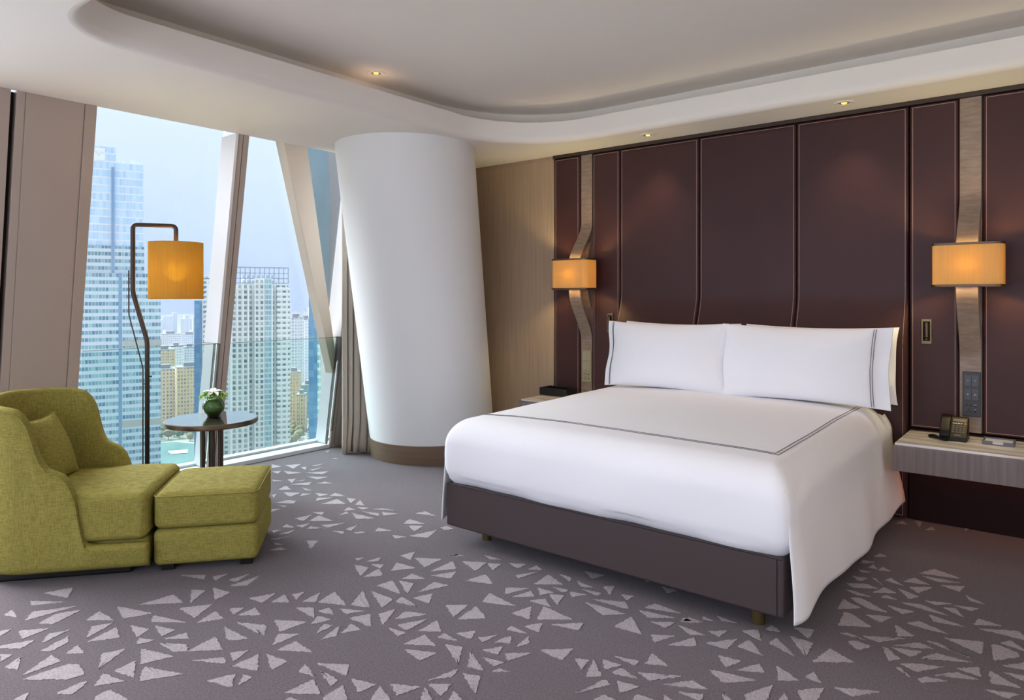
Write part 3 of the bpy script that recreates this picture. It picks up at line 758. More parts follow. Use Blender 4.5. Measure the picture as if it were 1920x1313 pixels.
# window panes
for i, (y0, y1) in enumerate(((1.842, 2.82), (2.916, 3.99))):
    mb = MB(); fac(mb, y0, y1, 0.20, 0.212, 0.0, 2.75); o = struct('window_%d' % (i+1), mb, M['window_glass'])
    fr = MB(); fac(fr, y0, y0+0.012, 0.17, 0.23, 0.03, ZC); fac(fr, y0, y1, 0.18, 0.23, 0.03, 0.05); fr.build('window_frame', M['white_frame'], o)
# glass guard rail panes
for i, (y0, y1, lb) in enumerate(((1.86, 2.80, 'clear green-tinted glass guard pane before the window behind the floor lamp'), (2.925, 3.97, 'clear green-tinted glass guard pane before the window beside the curtain'))):
    t_ = thing('guard_rail', lb, 'guard rail', (0, 0, 0))
    mb = MB(); fac(mb, y0, y1, -0.004, 0.010, 0.032, 1.03); mb.build('glass_pane', M['rail_glass'], t_)
    mb = MB(); fac(mb, y0, y1, -0.0045, 0.0105, 1.03, 1.034); mb.build('glass_edge', M['rail_edge'], t_)
# steel outside the glass
def onfac(u, v_, d):
    r_ = ray(u, v_); t_ = (XW(1.4, d))/(r_[0]-0.171*r_[2]); return Vector((r_[0]*t_, r_[1]*t_, 1.4+r_[2]*t_))
mb = MB(); P = [onfac(u, v_, 0.05) for u, v_ in ((529.6, 257), (574, 257), (618, 580), (650, 815), (658, 860), (613, 650))]
mb.prism(P, (-0.11, 0, 0))
tag(mb.build('diagonal_beam', M['beam'], bevel=0.006), 'cream diagonal steel beam standing in the window beside the column', 'beam')
mb = MB(); P = [(-6.7, 4.50, 3.5), (-6.7, 4.93, 3.5), (-6.7, 5.0, 2.3), (-6.7, 4.94, 0.9), (-6.7, 4.90, 0.9)]
mb.prism(P, (-0.1, 0, 0), 0)
mb.prism([(-6.72, 4.92, 3.5), (-6.72, 6.2, 3.5), (-6.72, 6.2, -1), (-6.72, 4.99, -1), (-6.72, 4.94, 0.9), (-6.72, 5.0, 2.3)], (-0.1, 0, 0), 1)
mb.prism([(-6.7, 6.0, 4.0), (-6.7, 6.4, 4.0), (-6.7, 6.4, -6.0), (-6.7, 6.0, -6.0)], (0.9, 0, 0), 1)
struct('trim_14', mb, [M['spandrel'], M['spandrel_grey']])

# the leaning round column
CB = Vector((-4.509, 4.499, 0)); CT = Vector((-4.318, 3.972, ZC)); RB, RTp = 0.566, 0.585
def colpt(a, z, extra=0.0):
    c = CB.lerp(CT, z/ZC); r_ = lerp(RB, RTp, z/ZC)+extra
    return (c.x+r_*math.cos(a), c.y+r_*math.sin(a), z)
mb = MB(); mb.grid(lambda u, v_: colpt(2*PI*u, lerp(0.14, ZC, v_), -0.012), 96, 24, cu=True)
o = struct('trim_12', mb, M['column_paint'], smooth=True)
mb = MB(); mb.grid(lambda u, v_: colpt(2*PI*u, interp([(0, 0.0), (0.9, 0.165), (1, 0.165)], v_), 0.0 if v_ < 0.95 else -0.02), 96, 11, cu=True)
mb.build('base_band', M['band'], o, smooth=True, auto=40)

# ------------------------------------------------------------------ wall panelling behind the bed
def headbulge(x, z):
    return 0.085*(1-smoothstep(1.08, 1.42, z))
def leather_panel(x0, x1, label, bulge=False, z0=0.02, z1=2.60):
    t_ = thing('wall_panel', label, 'wall panel', ((x0+x1)/2, WY, 0), group='upholstered leather wall panels')
    cx_ = (x0+x1)/2; hw = (x1-x0)/2-0.003
    mb = MB()
    def fr(u, v_):
        z = lerp(z0, z1, v_); x = lerp(-hw, hw, u)
        e = min(1.0, min(u, 1-u)*2*hw/0.006, min(v_, 1-v_)*(z1-z0)/0.006)
        b_ = headbulge(x, z) if bulge else 0
        return (x, -0.024*(0.6+0.4*e)-b_, z)
    us = [0, .004, .012, .03]+[i/10 for i in range(1, 10)]+[.97, .988, .996, 1]
    vs = [0, .0015, .004]+[i/60 for i in range(1, 60)]+[.996, .9985, 1]
    nu, nv = len(us), len(vs)
    V = [fr(u, v_) for v_ in vs for u in us]
    F = [(j*nu+i, j*nu+i+1, (j+1)*nu+i+1, (j+1)*nu+i) for j in range(nv-1) for i in range(nu-1)]
    # sides back to the wall
    n0 = len(V); rim = [i for i in range(nu)]+[(j+1)*nu-1 for j in range(1, nv)]+[nv*nu-1-i for i in range(1, nu)]+[(nv-1-j)*nu for j in range(1, nv-1)]
    V += [(V[i][0], 0.028, V[i][2]) for i in rim]
    k = len(rim); F += [(rim[i], n0+i, n0+(i+1) % k, rim[(i+1) % k]) for i in range(k)]
    mb.add(V, F); mb.build('leather_cover', M['leather'], t_, smooth=True, auto=40)
    st = MB(); s_ = 0.016
    def line(p, q, n_=40):
        pts = []
        for i in range(n_+1):
            x = lerp(p[0], q[0], i/n_); z = lerp(p[1], q[1], i/n_)
            pts.append((x, -0.0245-(headbulge(x, z) if bulge else 0), z))
        st.tube(pts, 0.0013, 4)
    a, b2, c_, d_ = -hw+s_, hw-s_, z0+s_, z1-s_
    line((a, c_), (a, d_)); line((b2, c_), (b2, d_)); line((a, d_), (b2, d_), 2); line((a, c_), (b2, c_), 2)
    st.build('stitching', M['thread'], t_)
    return t_
leather_panel(-3.534, -3.266, 'narrow dark brown leather wall panel between the taupe veneer and the far wooden strip')
leather_panel(-3.143, -2.877, 'narrow dark brown leather wall panel between the far wooden strip and the headboard')
leather_panel(-2.877, -2.196, 'wide brown leather headboard panel behind the pillow nearer the column', True)
leather_panel(-2.196, -1.485, 'wide brown leather headboard panel in the middle, where the two pillows meet', True)
leather_panel(-1.485, -0.801, 'wide brown leather headboard panel behind the pillow nearer the telephone', True)
leather_panel(-0.797, -0.533, 'narrow dark brown leather wall panel carrying the reading light above the telephone', z0=0.575)
leather_panel(-0.413, 2.36, 'wide dark brown leather wall panel at the edge of the photo beyond the near wooden strip', z0=0.575)
mb = MB(); mb.box(-0.797, 2.36, WY-0.03, WY+0.029, 0.0, 0.57)  # near-black panel: shade of the recess below the nightstand put into its colour
tag(mb.build('recess_shade_panel', mat('shade_dark_leather', '#2a1716', 0.6, spec=0.15), bevel=0.002), 'panel coloured near-black for the shaded recess under the floating nightstand with the telephone', 'wall panel')
mb = MB(); mb.box(-4.75, -3.54, WY-0.022, WY+0.029, 0.0, 2.60); mb.box(-4.75, -3.54, WY-0.015, WY+0.029, 2.60, 2.63, 0)
tag(mb.build('veneer_panel', M['veneer_wall'], bevel=0.002), 'tall taupe wood veneer wall panel between the white column and the leather panels', 'wall panel')
mb = MB(); mb.box(-3.54, XR, WY-0.035, WY+0.029, 2.602, 2.629); struct('trim_13', mb, M['bronze_dark'])

# wooden strips that bow out of the wall to carry the sconces
def ribbon(cx_, label):
    t_ = thing('wooden_strip', label, 'wall strip', (cx_, WY, 0))
    hw = 0.054
    def bow(z):
        return 0.014+0.185*smoothstep(2.02, 1.72, z)*smoothstep(1.08, 1.42, z) if False else 0.014+0.185*(1-smoothstep(1.68, 2.02, z))*smoothstep(1.02, 1.44, z)
    mb = MB(); N = 80
    for th in (0,):
        V = []; F = []
        for i in range(N+1):
            z = lerp(0.58, 2.60, i/N); b_ = bow(z)
            for (x, y) in ((-hw, -b_), (hw, -b_), (hw, -b_+0.012), (-hw, -b_+0.012)): V.append((x, y, z))
        for i in range(N):
            for k in range(4): F.append((i*4+k, i*4+(k+1) % 4, (i+1)*4+(k+1) % 4, (i+1)*4+k))
        F += [(0, 1, 2, 3), tuple(N*4+k for k in (3, 2, 1, 0))]
        mb.add(V, F)
    mb.build('bowed_band', M['ribbon_wood'], t_, smooth=True, auto=40)
    mb = MB(); V = []; K = 28
    for i in range(K+1):
        tt = i/K; z = lerp(1.30, 1.86, tt); b_ = 0.02+0.075*math.sin(PI*tt)**0.8
        V += [(-hw*0.9, -b_, z), (hw*0.9, -b_, z), (hw*0.9, -b_+0.01, z), (-hw*0.9, -b_+0.01, z)]
    F = [(i*4+k, i*4+(k+1) % 4, (i+1)*4+(k+1) % 4, (i+1)*4+k) for i in range(K) for k in range(4)]+[(0, 1, 2, 3), tuple(K*4+k for k in (3, 2, 1, 0))]
    mb.add(V, F); mb.build('inner_band', M['ribbon_wood'], t_, smooth=True, auto=40)
    mb = MB(); mb.box(-hw-0.004, hw+0.004, 0.0, 0.028, 0.58, 2.60); mb.build('backing', M['night_wood'], t_)
    return t_
ribbon(-3.204, 'vertical brushed wood strip behind the far wall lamp, nearer the column')
ribbon(-0.474, 'vertical brushed wood strip behind the near wall lamp, above the telephone nightstand')
def rrect(hx, hy, r, n=6):
    L = []
    for cx_, cy_, a0 in ((hx-r, hy-r, 0), (-hx+r, hy-r, PI/2), (-hx+r, -hy+r, PI), (hx-r, -hy+r, PI*1.5)):
        L += [(cx_+r*math.cos(a0+PI/2*i/n), cy_+r*math.sin(a0+PI/2*i/n)) for i in range(n+1)]
    return L
def loft(mb, loops, closed_caps=True, mi=0):
    n_ = len(loops[0]); V = [p for L in loops for p in L]
    F = [(i*n_+k, i*n_+(k+1) % n_, (i+1)*n_+(k+1) % n_, (i+1)*n_+k) for i in range(len(loops)-1) for k in range(n_)]
    if closed_caps: F += [tuple(range(n_))[::-1], tuple(range((len(loops)-1)*n_, len(loops)*n_))]
    return mb.add(V, F, mi)
def ring_band(mb, hx, hy, r, th, z0, z1):
    o_ = rrect(hx, hy, r); i_ = rrect(hx-th, hy-th, max(r-th, 0.004)); n_ = len(o_)
    V = [(x, y, z) for z in (z0, z1) for (x, y) in o_]+[(x, y, z) for z in (z0, z1) for (x, y) in i_]
    F = []
    for k in range(n_):
        k2 = (k+1) % n_
        F += [(k, k2, n_+k2, n_+k), (2*n_+k, 3*n_+k, 3*n_+k2, 2*n_+k2), (n_+k, n_+k2, 3*n_+k2, 3*n_+k), (k, 2*n_+k, 2*n_+k2, k2)]
    mb.add(V, F)
def sconce(cx_, label, power):
    t_ = thing('wall_lamp', label, 'lamp', (cx_, WY-0.204, 1.583))
    hx, hy, r_ = 0.178, 0.10, 0.045
    mb = MB(); ring_band(mb, hx-0.004, hy-0.004, r_, 0.003, -0.118, 0.118); mb.build('lamp_shade', M['sconce_shade'], t_, smooth=True, auto=50)
    for z0, z1 in ((-0.127, -0.114), (0.114, 0.127)):
        mb = MB(); ring_band(mb, hx, hy, r_, 0.01, z0, z1); mb.build('metal_rim', M['bronze'], t_, bevel=0.0015)
    mb = MB(); mb.box(-hx+0.01, hx-0.01, -0.004, 0.004, -0.122, -0.116); mb.build('bracket', M['bronze'], t_)
    mb = MB(); mb.lathe([(0.004, -0.116), (0.018, -0.112), (0.018, -0.06), (0.012, -0.05)], c=(0, -0.05, 0), n=16); mb.build('lamp_holder', M['bronze'], t_)
    d = bpy.data.lights.new('lamp_bulb', 'POINT'); d.energy = power; d.color = (1.0, 0.82, 0.36); d.shadow_soft_size = 0.04
    l = bpy.data.objects.new('lamp_bulb', d); C.objects.link(l); l.parent = t_; l.location = (0.0, -0.055, 0.0)
    return t_
sconce(-3.204, 'far amber wall lamp with rounded box shade, nearer the white column', 11.5)
sconce(-0.467, 'near amber wall lamp with rounded box shade, above the telephone', 10.5)

# switch plates
def icon(mb, x, z, kind, y):
    r_ = 0.0048
    def ln(p, q): mb.tube([(x+p[0]*r_, y, z+p[1]*r_), (x+q[0]*r_, y, z+q[1]*r_)], 0.0006, 4)
    if kind == 'power':
        P = [(x+math.sin(a)*r_, y, z+math.cos(a)*r_) for a in [0.6+i*(2*PI-1.2)/12 for i in range(13)]]; mb.tube(P, 0.0006, 4); ln((0, 0.2), (0, 1.2))
    elif kind == 'moon':
        P = [(x+math.sin(a)*r_, y, z+math.cos(a)*r_) for a in [0+i*PI/8 for i in range(9)]]; mb.tube(P, 0.0006, 4); ln((-.9, 0), (.2, 0)); ln((-.6, -1), (0, -1)); ln((-.6, 1), (0, 1))
    elif kind == 'lamp':
        ln((-1, -.6), (1, -.6)); ln((-1, -.6), (-.5, .8)); ln((1, -.6), (.5, .8)); ln((-.5, .8), (.5, .8)); ln((0, -.6), (0, -1.2))
    else:
        ln((-1.2, -.8), (1.3, -.8)); ln((-1.2, -.8), (-1.2, .2)); ln((1.3, -.8), (1.3, -.2)); ln((-.6, -.2), (1.3, -.2)); ln((-.1, .1), (-.1, 1.1)); ln((-.5, .6), (.4, .6))
def switch_plate(cx_, label, m1, m2, icons):
    t_ = thing('switch_plate', label, 'switch plate', (cx_, WY-0.014, 0.811))
    mb = MB(); mb.box(-0.046, 0.046, -0.010, -0.0005, -0.135, 0.135); mb.build('cover_plate', m1, t_, bevel=0.003)
    for k, zz in enumerate((0.083, 0.0)):
        for j, xx in enumerate((-0.0185, 0.0185)):
            mb = MB(); mb.prism([(xx-0.0165, -0.0105, zz-0.033), (xx-0.0165, -0.0135, zz-0.033), (xx-0.0165, -0.0115, zz+0.033), (xx-0.0165, -0.0105, zz+0.033)], (0.033, 0, 0))
            sw = mb.build('rocker', m2, t_, bevel=0.001)
            if icons:
                ic = MB(); icon(ic, xx, zz, (('moon', 'power'), ('lamp', 'bed'))[k][j], -0.0135); ic.build('icon', M['icon'], sw)
    mb = MB()
    for (xx, zz) in ((-0.022, -0.065), (-0.004, -0.065)): mb.lathe([(0.0035, 0), (0.0035, 0.002)], n=10); 
    mb = MB()
    for (xx, zz, a, b_) in ((-0.024, -0.066, .003, .004), (-0.004, -0.066, .003, .004), (-0.014, -0.093, .002, .004), (-0.022, -0.107, .004, .002), (-0.005, -0.107, .004, .002), (0.019, -0.070, .007, .002), (0.016, -0.104, .0015, .006), (0.022, -0.104, .0015, .006)):
        mb.box(xx-a, xx+a, -0.0112, -0.0095, zz-b_, zz+b_)
    mb.build('socket', M['hole'], t_)
    if icons:
        mb = MB(); mb.box(0.011, 0.026, -0.0115, -0.0098, -0.064, -0.062); mb.build('socket_mark', M['icon'], t_)
        mb = MB(); mb.box(0.014, 0.024, -0.0115, -0.0098, -0.091, -0.089); mb.build('socket_mark', M['icon'], t_)
switch_plate(-3.198, 'pale champagne switch and socket plate on the far wooden strip', M['sage_plastic'], M['sage_plastic2'], False)
switch_plate(-0.468, 'dark grey switch and socket plate with white icons above the telephone', M['grey_plastic'], M['grey_plastic2'], True)
# recessed reading lights
def reader(cx_, label):
    t_ = thing('reading_light', label, 'reading light', (cx_, WY-0.026, 1.182))
    mb = MB()
    for (x0, x1, z0, z1) in ((-0.027, -0.019, -0.077, 0.077), (0.019, 0.027, -0.077, 0.077), (-0.019, 0.019, 0.062, 0.077), (-0.019, 0.019, -0.077, -0.058)): mb.box(x0, x1, -0.006, 0.0, z0, z1)
    mb.build('bezel', M['brass'], t_, bevel=0.001)
    mb = MB(); mb.box(-0.019, 0.019, -0.0025, -0.0005, -0.058, 0.062); mb.build('recess', M['hole'], t_)
    mb = MB(); mb.tube([(0.002, -0.017, -0.034), (0.002, -0.017, 0.05)], 0.0105, 16); mb.tube([(0.002, -0.017, 0.05), (0.002, -0.017, 0.056)], 0.0085, 16); mb.build('light_head', M['bronze'], t_, smooth=True, auto=40)
    mb = MB(); mb.tube([(0, -0.001, -0.048), (0, -0.014, -0.048)], 0.004, 10); mb.build('pivot', M['brass'], t_)
reader(-2.968, 'slim brass reading light set in the leather beside the far wall lamp')
reader(-0.702, 'slim bronze reading light set in the leather above the telephone nightstand')

# ceiling downlights
def downlight(loc, label):
    t_ = thing('downlight', label, 'downlight', loc)
    mb = MB(); mb.lathe([(0.034, -0.001), (0.036, -0.006), (0.058, -0.006), (0.062, -0.002), (0.062, 0.0)], n=40, cap=False); mb.build('trim_ring', M['downlight_trim'], t_, smooth=True, auto=40)
    mb = MB(); mb.lathe([(0.035, -0.0012), (0.022, -0.0008)], n=32); mb.build('reflector', M['brass'], t_)
    mb = MB(); mb.lathe([(0.001, -0.006), (0.012, -0.0055), (0.018, -0.001)], n=24); mb.build('bulb', M['bulb'], t_, smooth=True)
    d = bpy.data.lights.new('downlight_beam', 'SPOT'); d.energy = 15; d.color = (1.0, 0.74, 0.5); d.spot_size = 1.5; d.spot_blend = 1.0; d.shadow_soft_size = 0.03
    l = bpy.data.objects.new('downlight_beam', d); C.objects.link(l); l.parent = t_; l.location = (0, 0, -0.02)
p = onz(705, 137, 2.92); downlight((p.x, p.y, 2.92), 'round white downlight in the raised ceiling tray above the window side')
downlight((-2.515, 4.794, ZC), 'small round downlight in the soffit above the far part of the headboard')
downlight((-1.126, 4.781, ZC), 'small round downlight in the soffit above the near pillow')

# ================================================================== BED
bed = thing('bed', 'king-size bed with taupe leather base on bronze feet against the headboard', 'bed', (-1.855, 3.95, 0))
bx, by = -1.855, 3.95
mb = MB(); mb.box(-2.80-bx, -0.907-bx, 2.89-by, 4.925-by, 0.09, 0.335)
mb.build('bed_base', M['leather_bed'], bed, bevel=0.012, segs=3)
mb = MB(); mb.tube([(-0.935-bx, 2.8885-by, 0.10), (-0.935-bx, 2.8885-by, 0.328)], 0.0018, 6); mb.tube([(-2.79-bx, 2.8885-by, 0.330), (-0.915-bx, 2.8885-by, 0.330)], 0.0022, 6)
mb.build('seam', M['gap'], bed)
for (xx, yy) in ((-2.63, 3.05), (-1.05, 3.0), (-2.63, 4.8), (-1.05, 4.8)):
    mb = MB(); mb.lathe([(0.028, 0.0), (0.03, 0.09)], c=(xx-bx, yy-by, 0), n=20); mb.build('leg', M['brass'], bed, smooth=True, auto=40)
mb = MB(); rbox(mb, (0, 3.95-by+0.0, 0.50), (1.90, 1.93, 0.33), (0.05, 0.05, 0.06), n=8); mb.build('mattress', M['linen'], bed, smooth=True)

# duvet: puffy body plus hanging side drapes
DX0, DX1, DY0, DY1 = -2.80, -0.885, 2.872, 4.84
dcx, dcy = (DX0+DX1)/2, (DY0+DY1)/2
def dz_top(x, y):    # crown over the top, world xy
    u = (x-dcx)/((DX1-DX0)/2); v_ = (y-dcy)/((DY1-DY0)/2)
    cr = 0.035*(1-min(1, abs(u))**2.5)*(1-max(0, -v_)**3*0.8)
    wr = 0.006*noise.noise(Vector((x*1.8, y*1.5, 0.3)))+0.003*noise.noise(Vector((x*5, y*4, 1.3)))
    return cr+wr+0.02*smoothstep(-0.9, 0.6, v_)
def duv_disp(p):
    p = p.copy(); hx_, hy_ = (DX1-DX0)/2, (DY1-DY0)/2
    a_ = (abs(p.x)-(hx_-0.11))/0.11; b_ = (abs(p.y)-(hy_-0.14))/0.14
    if p.y < 0 and a_ > 0 and b_ > 0:
        s_ = math.sqrt(a_*a_+b_*b_)/max(1e-6, (a_**5+b_**5)**0.2)
        p.x = math.copysign(hx_-0.11+0.11*a_*s_, p.x); p.y = -(hy_-0.14+0.14*b_*s_)
    x, y = p.x+dcx, p.y+dcy
    k = smoothstep(-0.05, 0.21, p.z)
    z = p.z+dz_top(x, y)*k
    # bulging flanks, soft dents
    bul = 0.012*math.sin(PI*smoothstep(-0.21, 0.21, p.z))
    sx_ = 1 if p.x > 0 else -1
    if abs(p.x) > 0.85: x += sx_*(bul+0.006*noise.noise(Vector((y*3, p.z*4, 5))))
    if p.y < -0.9: y -= bul+0.008*noise.noise(Vector((x*2.2, p.z*4, 9)))+0.02*smoothstep(0.05, -0.2, p.z)*0
    # bottom hem of the tucked front waves a little
    if p.z < -0.12 and p.y < -0.7: z += 0.008*math.sin(x*7)+0.004*math.sin(x*19+1)+0.012*smoothstep(0.7, 0.95, abs(p.x)/0.957)*0
    return Vector((x-dcx, y-dcy, z))
duvet = thing('duvet', 'white duvet with double grey stitched border spread over the bed', 'duvet', (dcx, dcy, 0.34))
DZ = 0.495; DH = 0.40
mb = MB(); rbox(mb, (0, 0, DZ-0.34), (DX1-DX0, DY1-DY0, DH), (0.11, 0.14, 0.13), n=46, disp=duv_disp)
mb.build('duvet_body', M['linen'], duvet, smooth=True)
from mathutils.bvhtree import BVHTree
def drop_on(obj_, pts, lift=0.0015, loc=(0, 0, 0)):
    me = obj_.data; bvh = BVHTree.FromPolygons([v.co[:] for v in me.vertices], [p.vertices[:] for p in me.polygons]); out = []
    for (x, y) in pts:
        h = bvh.ray_cast(Vector((x, y, 5)), Vector((0, 0, -1)))
        if h[0]: out.append(h[0]+Vector((0, 0, lift)))
    return out
body = [c for c in duvet.children if c.name.startswith('duvet_body')][0]
# side drapes: hang from the shoulder of the duvet to just above the carpet
_bv = BVHTree.FromPolygons([v.co[:] for v in body.data.vertices], [p.vertices[:] for p in body.data.polygons])
def drape(side):
    mb = MB()
    X0 = DX1 if side > 0 else DX0
    def fn(u, v_):
        y = lerp(DY0+0.012, DY1+0.02, u); hem = 0.085 if side > 0 else 0.115
        hem += 0.010*math.sin(u*9)+0.05*smoothstep(0.85, 1.0, u)
        hem += 0.05*smoothstep(0.0, 0.10, u)*(1-u)*0.4
        zt0 = lerp(0.61, 0.665, smoothstep(0.05, 0.14, u))
        z = lerp(zt0, hem, v_)
        yy = min(max(y, DY0+0.15), DY1-0.15)
        h = _bv.ray_cast(Vector((side*3.0, yy-dcy, max(z, 0.56)-0.34)), Vector((-side, 0, 0)))
        xb_ = (h[0].x+dcx) if h[0] else X0
        if abs(xb_-X0) > 0.07: xb_ = X0-side*0.07
        k = smoothstep(zt0, zt0-0.08, z); k2 = smoothstep(0.56, 0.08, z)
        x = xb_+side*(lerp(-0.004, 0.006, k)+0.032*k2+0.04*k2*smoothstep(0.7, 1.0, u)+0.012*k2*math.sin(y*5.2)+0.005*k2*math.sin(y*13))
        if u < 0.05:
            kk = (0.05-u)/0.05; x -= side*0.03*kk*kk*(0.4+0.6*v_); y -= 0.006*v_*kk
        return (x-dcx, y-dcy, z-0.34)
    us = [0, .006, .012, .02, .03, .04, .05, .07]+[i/40 for i in range(4, 41)]
    mb.grid(lambda u, v_: fn(us[min(len(us)-1, int(round(u*(len(us)-1))))], v_), len(us), 34)
    mb.build('side_drape', M['linen'], duvet, smooth=True, solid=0.005)
drape(1); drape(-1)
for off in (0.0, 0.018):
    path = []
    xa, xb, yf, yb = -2.86+0.0, -1.0-off, 3.11+off, 4.70
    xa = -2.76+off
    path = [(xa, y) for y in [lerp(yb, yf, i/60) for i in range(61)]]+[(lerp(xa, xb, i/60), yf) for i in range(1, 61)]+[(xb, lerp(yf, yb, i/60)) for i in range(1, 61)]
    P = drop_on(body, [(x-dcx, y-dcy) for x, y in path], 0.0012)
    mb = MB(); mb.tube(P, 0.0017, 5); mb.build('stitched_line', M['grey_thread'], duvet)

# pillows
def pillow(name, label, c, hw, hh, T, tilt, rz, lines=0, group=None, seed=0, flange=0.10):
    """standing pillow; lines: side (+1/-1) that carries the double stitched line before a flat flange"""
    t_ = thing(name, label, 'pillow', c, rz, group)
    nu, nv = 44, 30
    def thick(u, v_):
        uu = u
        if lines:      # flat flange outside the stitch line
            uf = u*lines
            lim = 1-2*flange*0.9
            uu = lines*(uf/lim if uf > 0 else uf) if uf < lim else lines
            if uf >= lim-0.0: return 0.006
        a = max(0, 1-abs(uu)**2.6); b_ = max(0, 1-abs(v_)**2.4)
        return 0.006+T*(a**0.55)*(b_**0.6)
    def surf(u, v_, s_):
        x = hw*u*(1-0.035*(1-v_*v_)*abs(u)); z = hh*v_*(1-0.075*(1-u*u)*abs(v_)**1.5)
        th = thick(u, v_)
        wr = 0.010*noise.noise(Vector((x*5+seed, z*6, s_*2)))*min(1, th/0.03)+0.004*noise.noise(Vector((x*16+seed, z*14, s_*2)))*min(1, th/0.02)
        wave = 0.012*math.sin(v_*5+seed)*smoothstep(0.75, 1.0, abs(u))
        y = -s_*(th+wr)+wave
        zz = z*math.cos(tilt)-(-y)*math.sin(tilt)*-1*0 
        # tilt back: top goes to +y
        return (x, y*math.cos(tilt)+(z+hh)*math.sin(tilt), (z+hh)*math.cos(tilt)-y*math.sin(tilt))
    mb = MB()
    V = []; F = []
    for s_ in (1, -1):
        n0 = len(V)
        for j in range(nv+1):
            for i in range(nu+1):
                # cosine spacing gives crisp borders
                u = -math.cos(PI*i/nu); v_ = -math.cos(PI*j/nv)
                V.append(surf(u, v_, s_))
        for j in range(nv):
            for i in range(nu):
                a = n0+j*(nu+1)+i; F.append((a, a+1, a+nu+2, a+nu+1) if s_ > 0 else (a, a+nu+1, a+nu+2, a+1))
    N1 = (nu+1)*(nv+1)
    rim = [i for i in range(nu+1)]+[j*(nu+1)+nu for j in range(1, nv+1)]+[nv*(nu+1)+nu-i for i in range(1, nu+1)]+[(nv-j)*(nu+1) for j in range(1, nv)]
    k = len(rim); F += [(rim[i], rim[i]+N1, rim[(i+1) % k]+N1, rim[(i+1) % k]) for i in range(k)]
    mb.add(V, F); mb.build('pillow_case', M['linen2'], t_, smooth=True)
    if lines:
        for off in (0.0, 0.022):
            uu = lines*(1-2*flange-off)
            P = []
            for j in range(49):
                v_ = lerp(-0.97, 0.97, j/48); q = Vector(surf(uu, v_, 1)); q.y -= 0.0025; P.append(q)
            m2 = MB(); m2.tube(P, 0.0018, 5); m2.build('stitched_line', M['grey_thread'], t_)
    return t_
pillow('pillow', 'rear white pillow standing against the headboard, column side', (-2.24, 4.715, 0.745), 0.45, 0.235, 0.075, 0.12, 0.0, 0, seed=3)
pillow('pillow', 'rear white pillow whose edge peeks out beside the telephone nightstand', (-1.28, 4.715, 0.745), 0.465, 0.235, 0.075, 0.12, 0.02, 0, seed=8)
pillow('pillow', 'front white pillow with grey stitched border, nearer the column', (-2.275, 4.53, 0.735), 0.465, 0.243, 0.085, 0.16, 0.0, -1, seed=1, flange=0.045)
pillow('pillow', 'front white pillow with grey stitched border, nearer the telephone', (-1.33, 4.53, 0.735), 0.515, 0.243, 0.085, 0.16, 0.0, 1, seed=5, flange=0.085)

# ================================================================== NIGHTSTANDS
def nightstand(x0, x1, label):
    t_ = thing('nightstand', label, 'nightstand', ((x0+x1)/2, 4.76, 0.40))
    h = (x1-x0)/2
    mb = MB(); mb.box(-h, h, -0.26, 0.236, 0.0, 0.145); mb.build('cabinet_body', M['night_wood'], t_, bevel=0.003)
    mb = MB(); mb.box(-h+0.012, h-0.012, -0.25, 0.236, 0.1452, 0.160); mb.build('marble_top', M['marble'], t_, bevel=0.003)
    mb = MB(); mb.box(-h+0.05, h-0.05, 0.19, 0.205, -0.008, -0.0002); mb.build('light_strip', M['bulb_strip'], t_)
    return t_
M['bulb_strip'] = mat('warm_light_strip', '#ffb070', 0.5, emis='#ff9550', estr=12)
nightstand(-0.805, 0.95, 'long floating grey wood nightstand with marble top beside the telephone')
nightstand(-3.53, -2.95, 'floating grey wood nightstand almost hidden behind the far side of the bed')
mb = MB(); mb.box(-3.545, -3.27, 4.80, 4.96, 0.562, 0.572); 
for (x0, x1, y0, y1) in ((-3.545, -3.27, 4.80, 4.812), (-3.545, -3.27, 4.948, 4.96), (-3.545, -3.533, 4.812, 4.948), (-3.282, -3.27, 4.812, 4.948)): mb.box(x0, x1, y0, y1, 0.572, 0.625)
tag(mb.build('desk_tray', M['black'], bevel=0.002), 'dark tray on the far nightstand, just showing over the bed', 'tray')

# telephone
tp = thing('telephone', 'black corded telephone standing on the marble nightstand', 'telephone', (-0.532, 4.83, 0.5605), 0.0)
tp.scale = (0.78, 1, 1)
mb = MB(); mb.prism([(-0.088, -0.075, 0), (-0.088, -0.075, 0.020), (-0.088, 0.035, 0.128), (-0.088, 0.05, 0.128), (-0.088, 0.07, 0)], (0.170, 0, 0)); mb.build('phone_base', M['black_plastic'], tp, bevel=0.005)
sl_ = math.atan2(0.108, 0.110)
def onslope(x, s_, up): return Vector((x, -0.075+s_*math.cos(sl_)-up*math.sin(sl_), 0.020+s_*math.sin(sl_)+up*math.cos(sl_)))
L = []
for s_, up, hw_, th in ((-0.006, 0.004, 0.028, 0.005), (0.002, 0.010, 0.033, 0.012), (0.035, 0.013, 0.034, 0.012), (0.075, 0.015, 0.033, 0.010), (0.115, 0.013, 0.034, 0.012), (0.150, 0.010, 0.033, 0.012), (0.158, 0.004, 0.028, 0.005)):
    rr_ = rrect(hw_, th, min(hw_, th)*0.6, 4); L.append([onslope(-0.058+x, s_, up+y) for x, y in rr_])
mb = MB(); loft(mb, L); mb.build('handset', M['black_plastic'], tp, smooth=True, auto=60)
def key(mb, x, s_, w_, h_, up=0.0015):
    q = [onslope(x-w_, s_-h_, -0.0005), onslope(x+w_, s_-h_, -0.0005), onslope(x+w_, s_+h_, -0.0005), onslope(x-w_, s_+h_, -0.0005)]
    mb.prism(q, onslope(0, 0, up)-onslope(0, 0, 0))
M['key_grey'] = mat('phone_key', '#5a5254', 0.5)
for rr_ in range(4):
    for cc in range(4):
        mb = MB(); key(mb, -0.009+cc*0.0225, 0.044+rr_*0.0145, 0.0075, 0.0042); mb.build('key', M['key_grey'], tp)
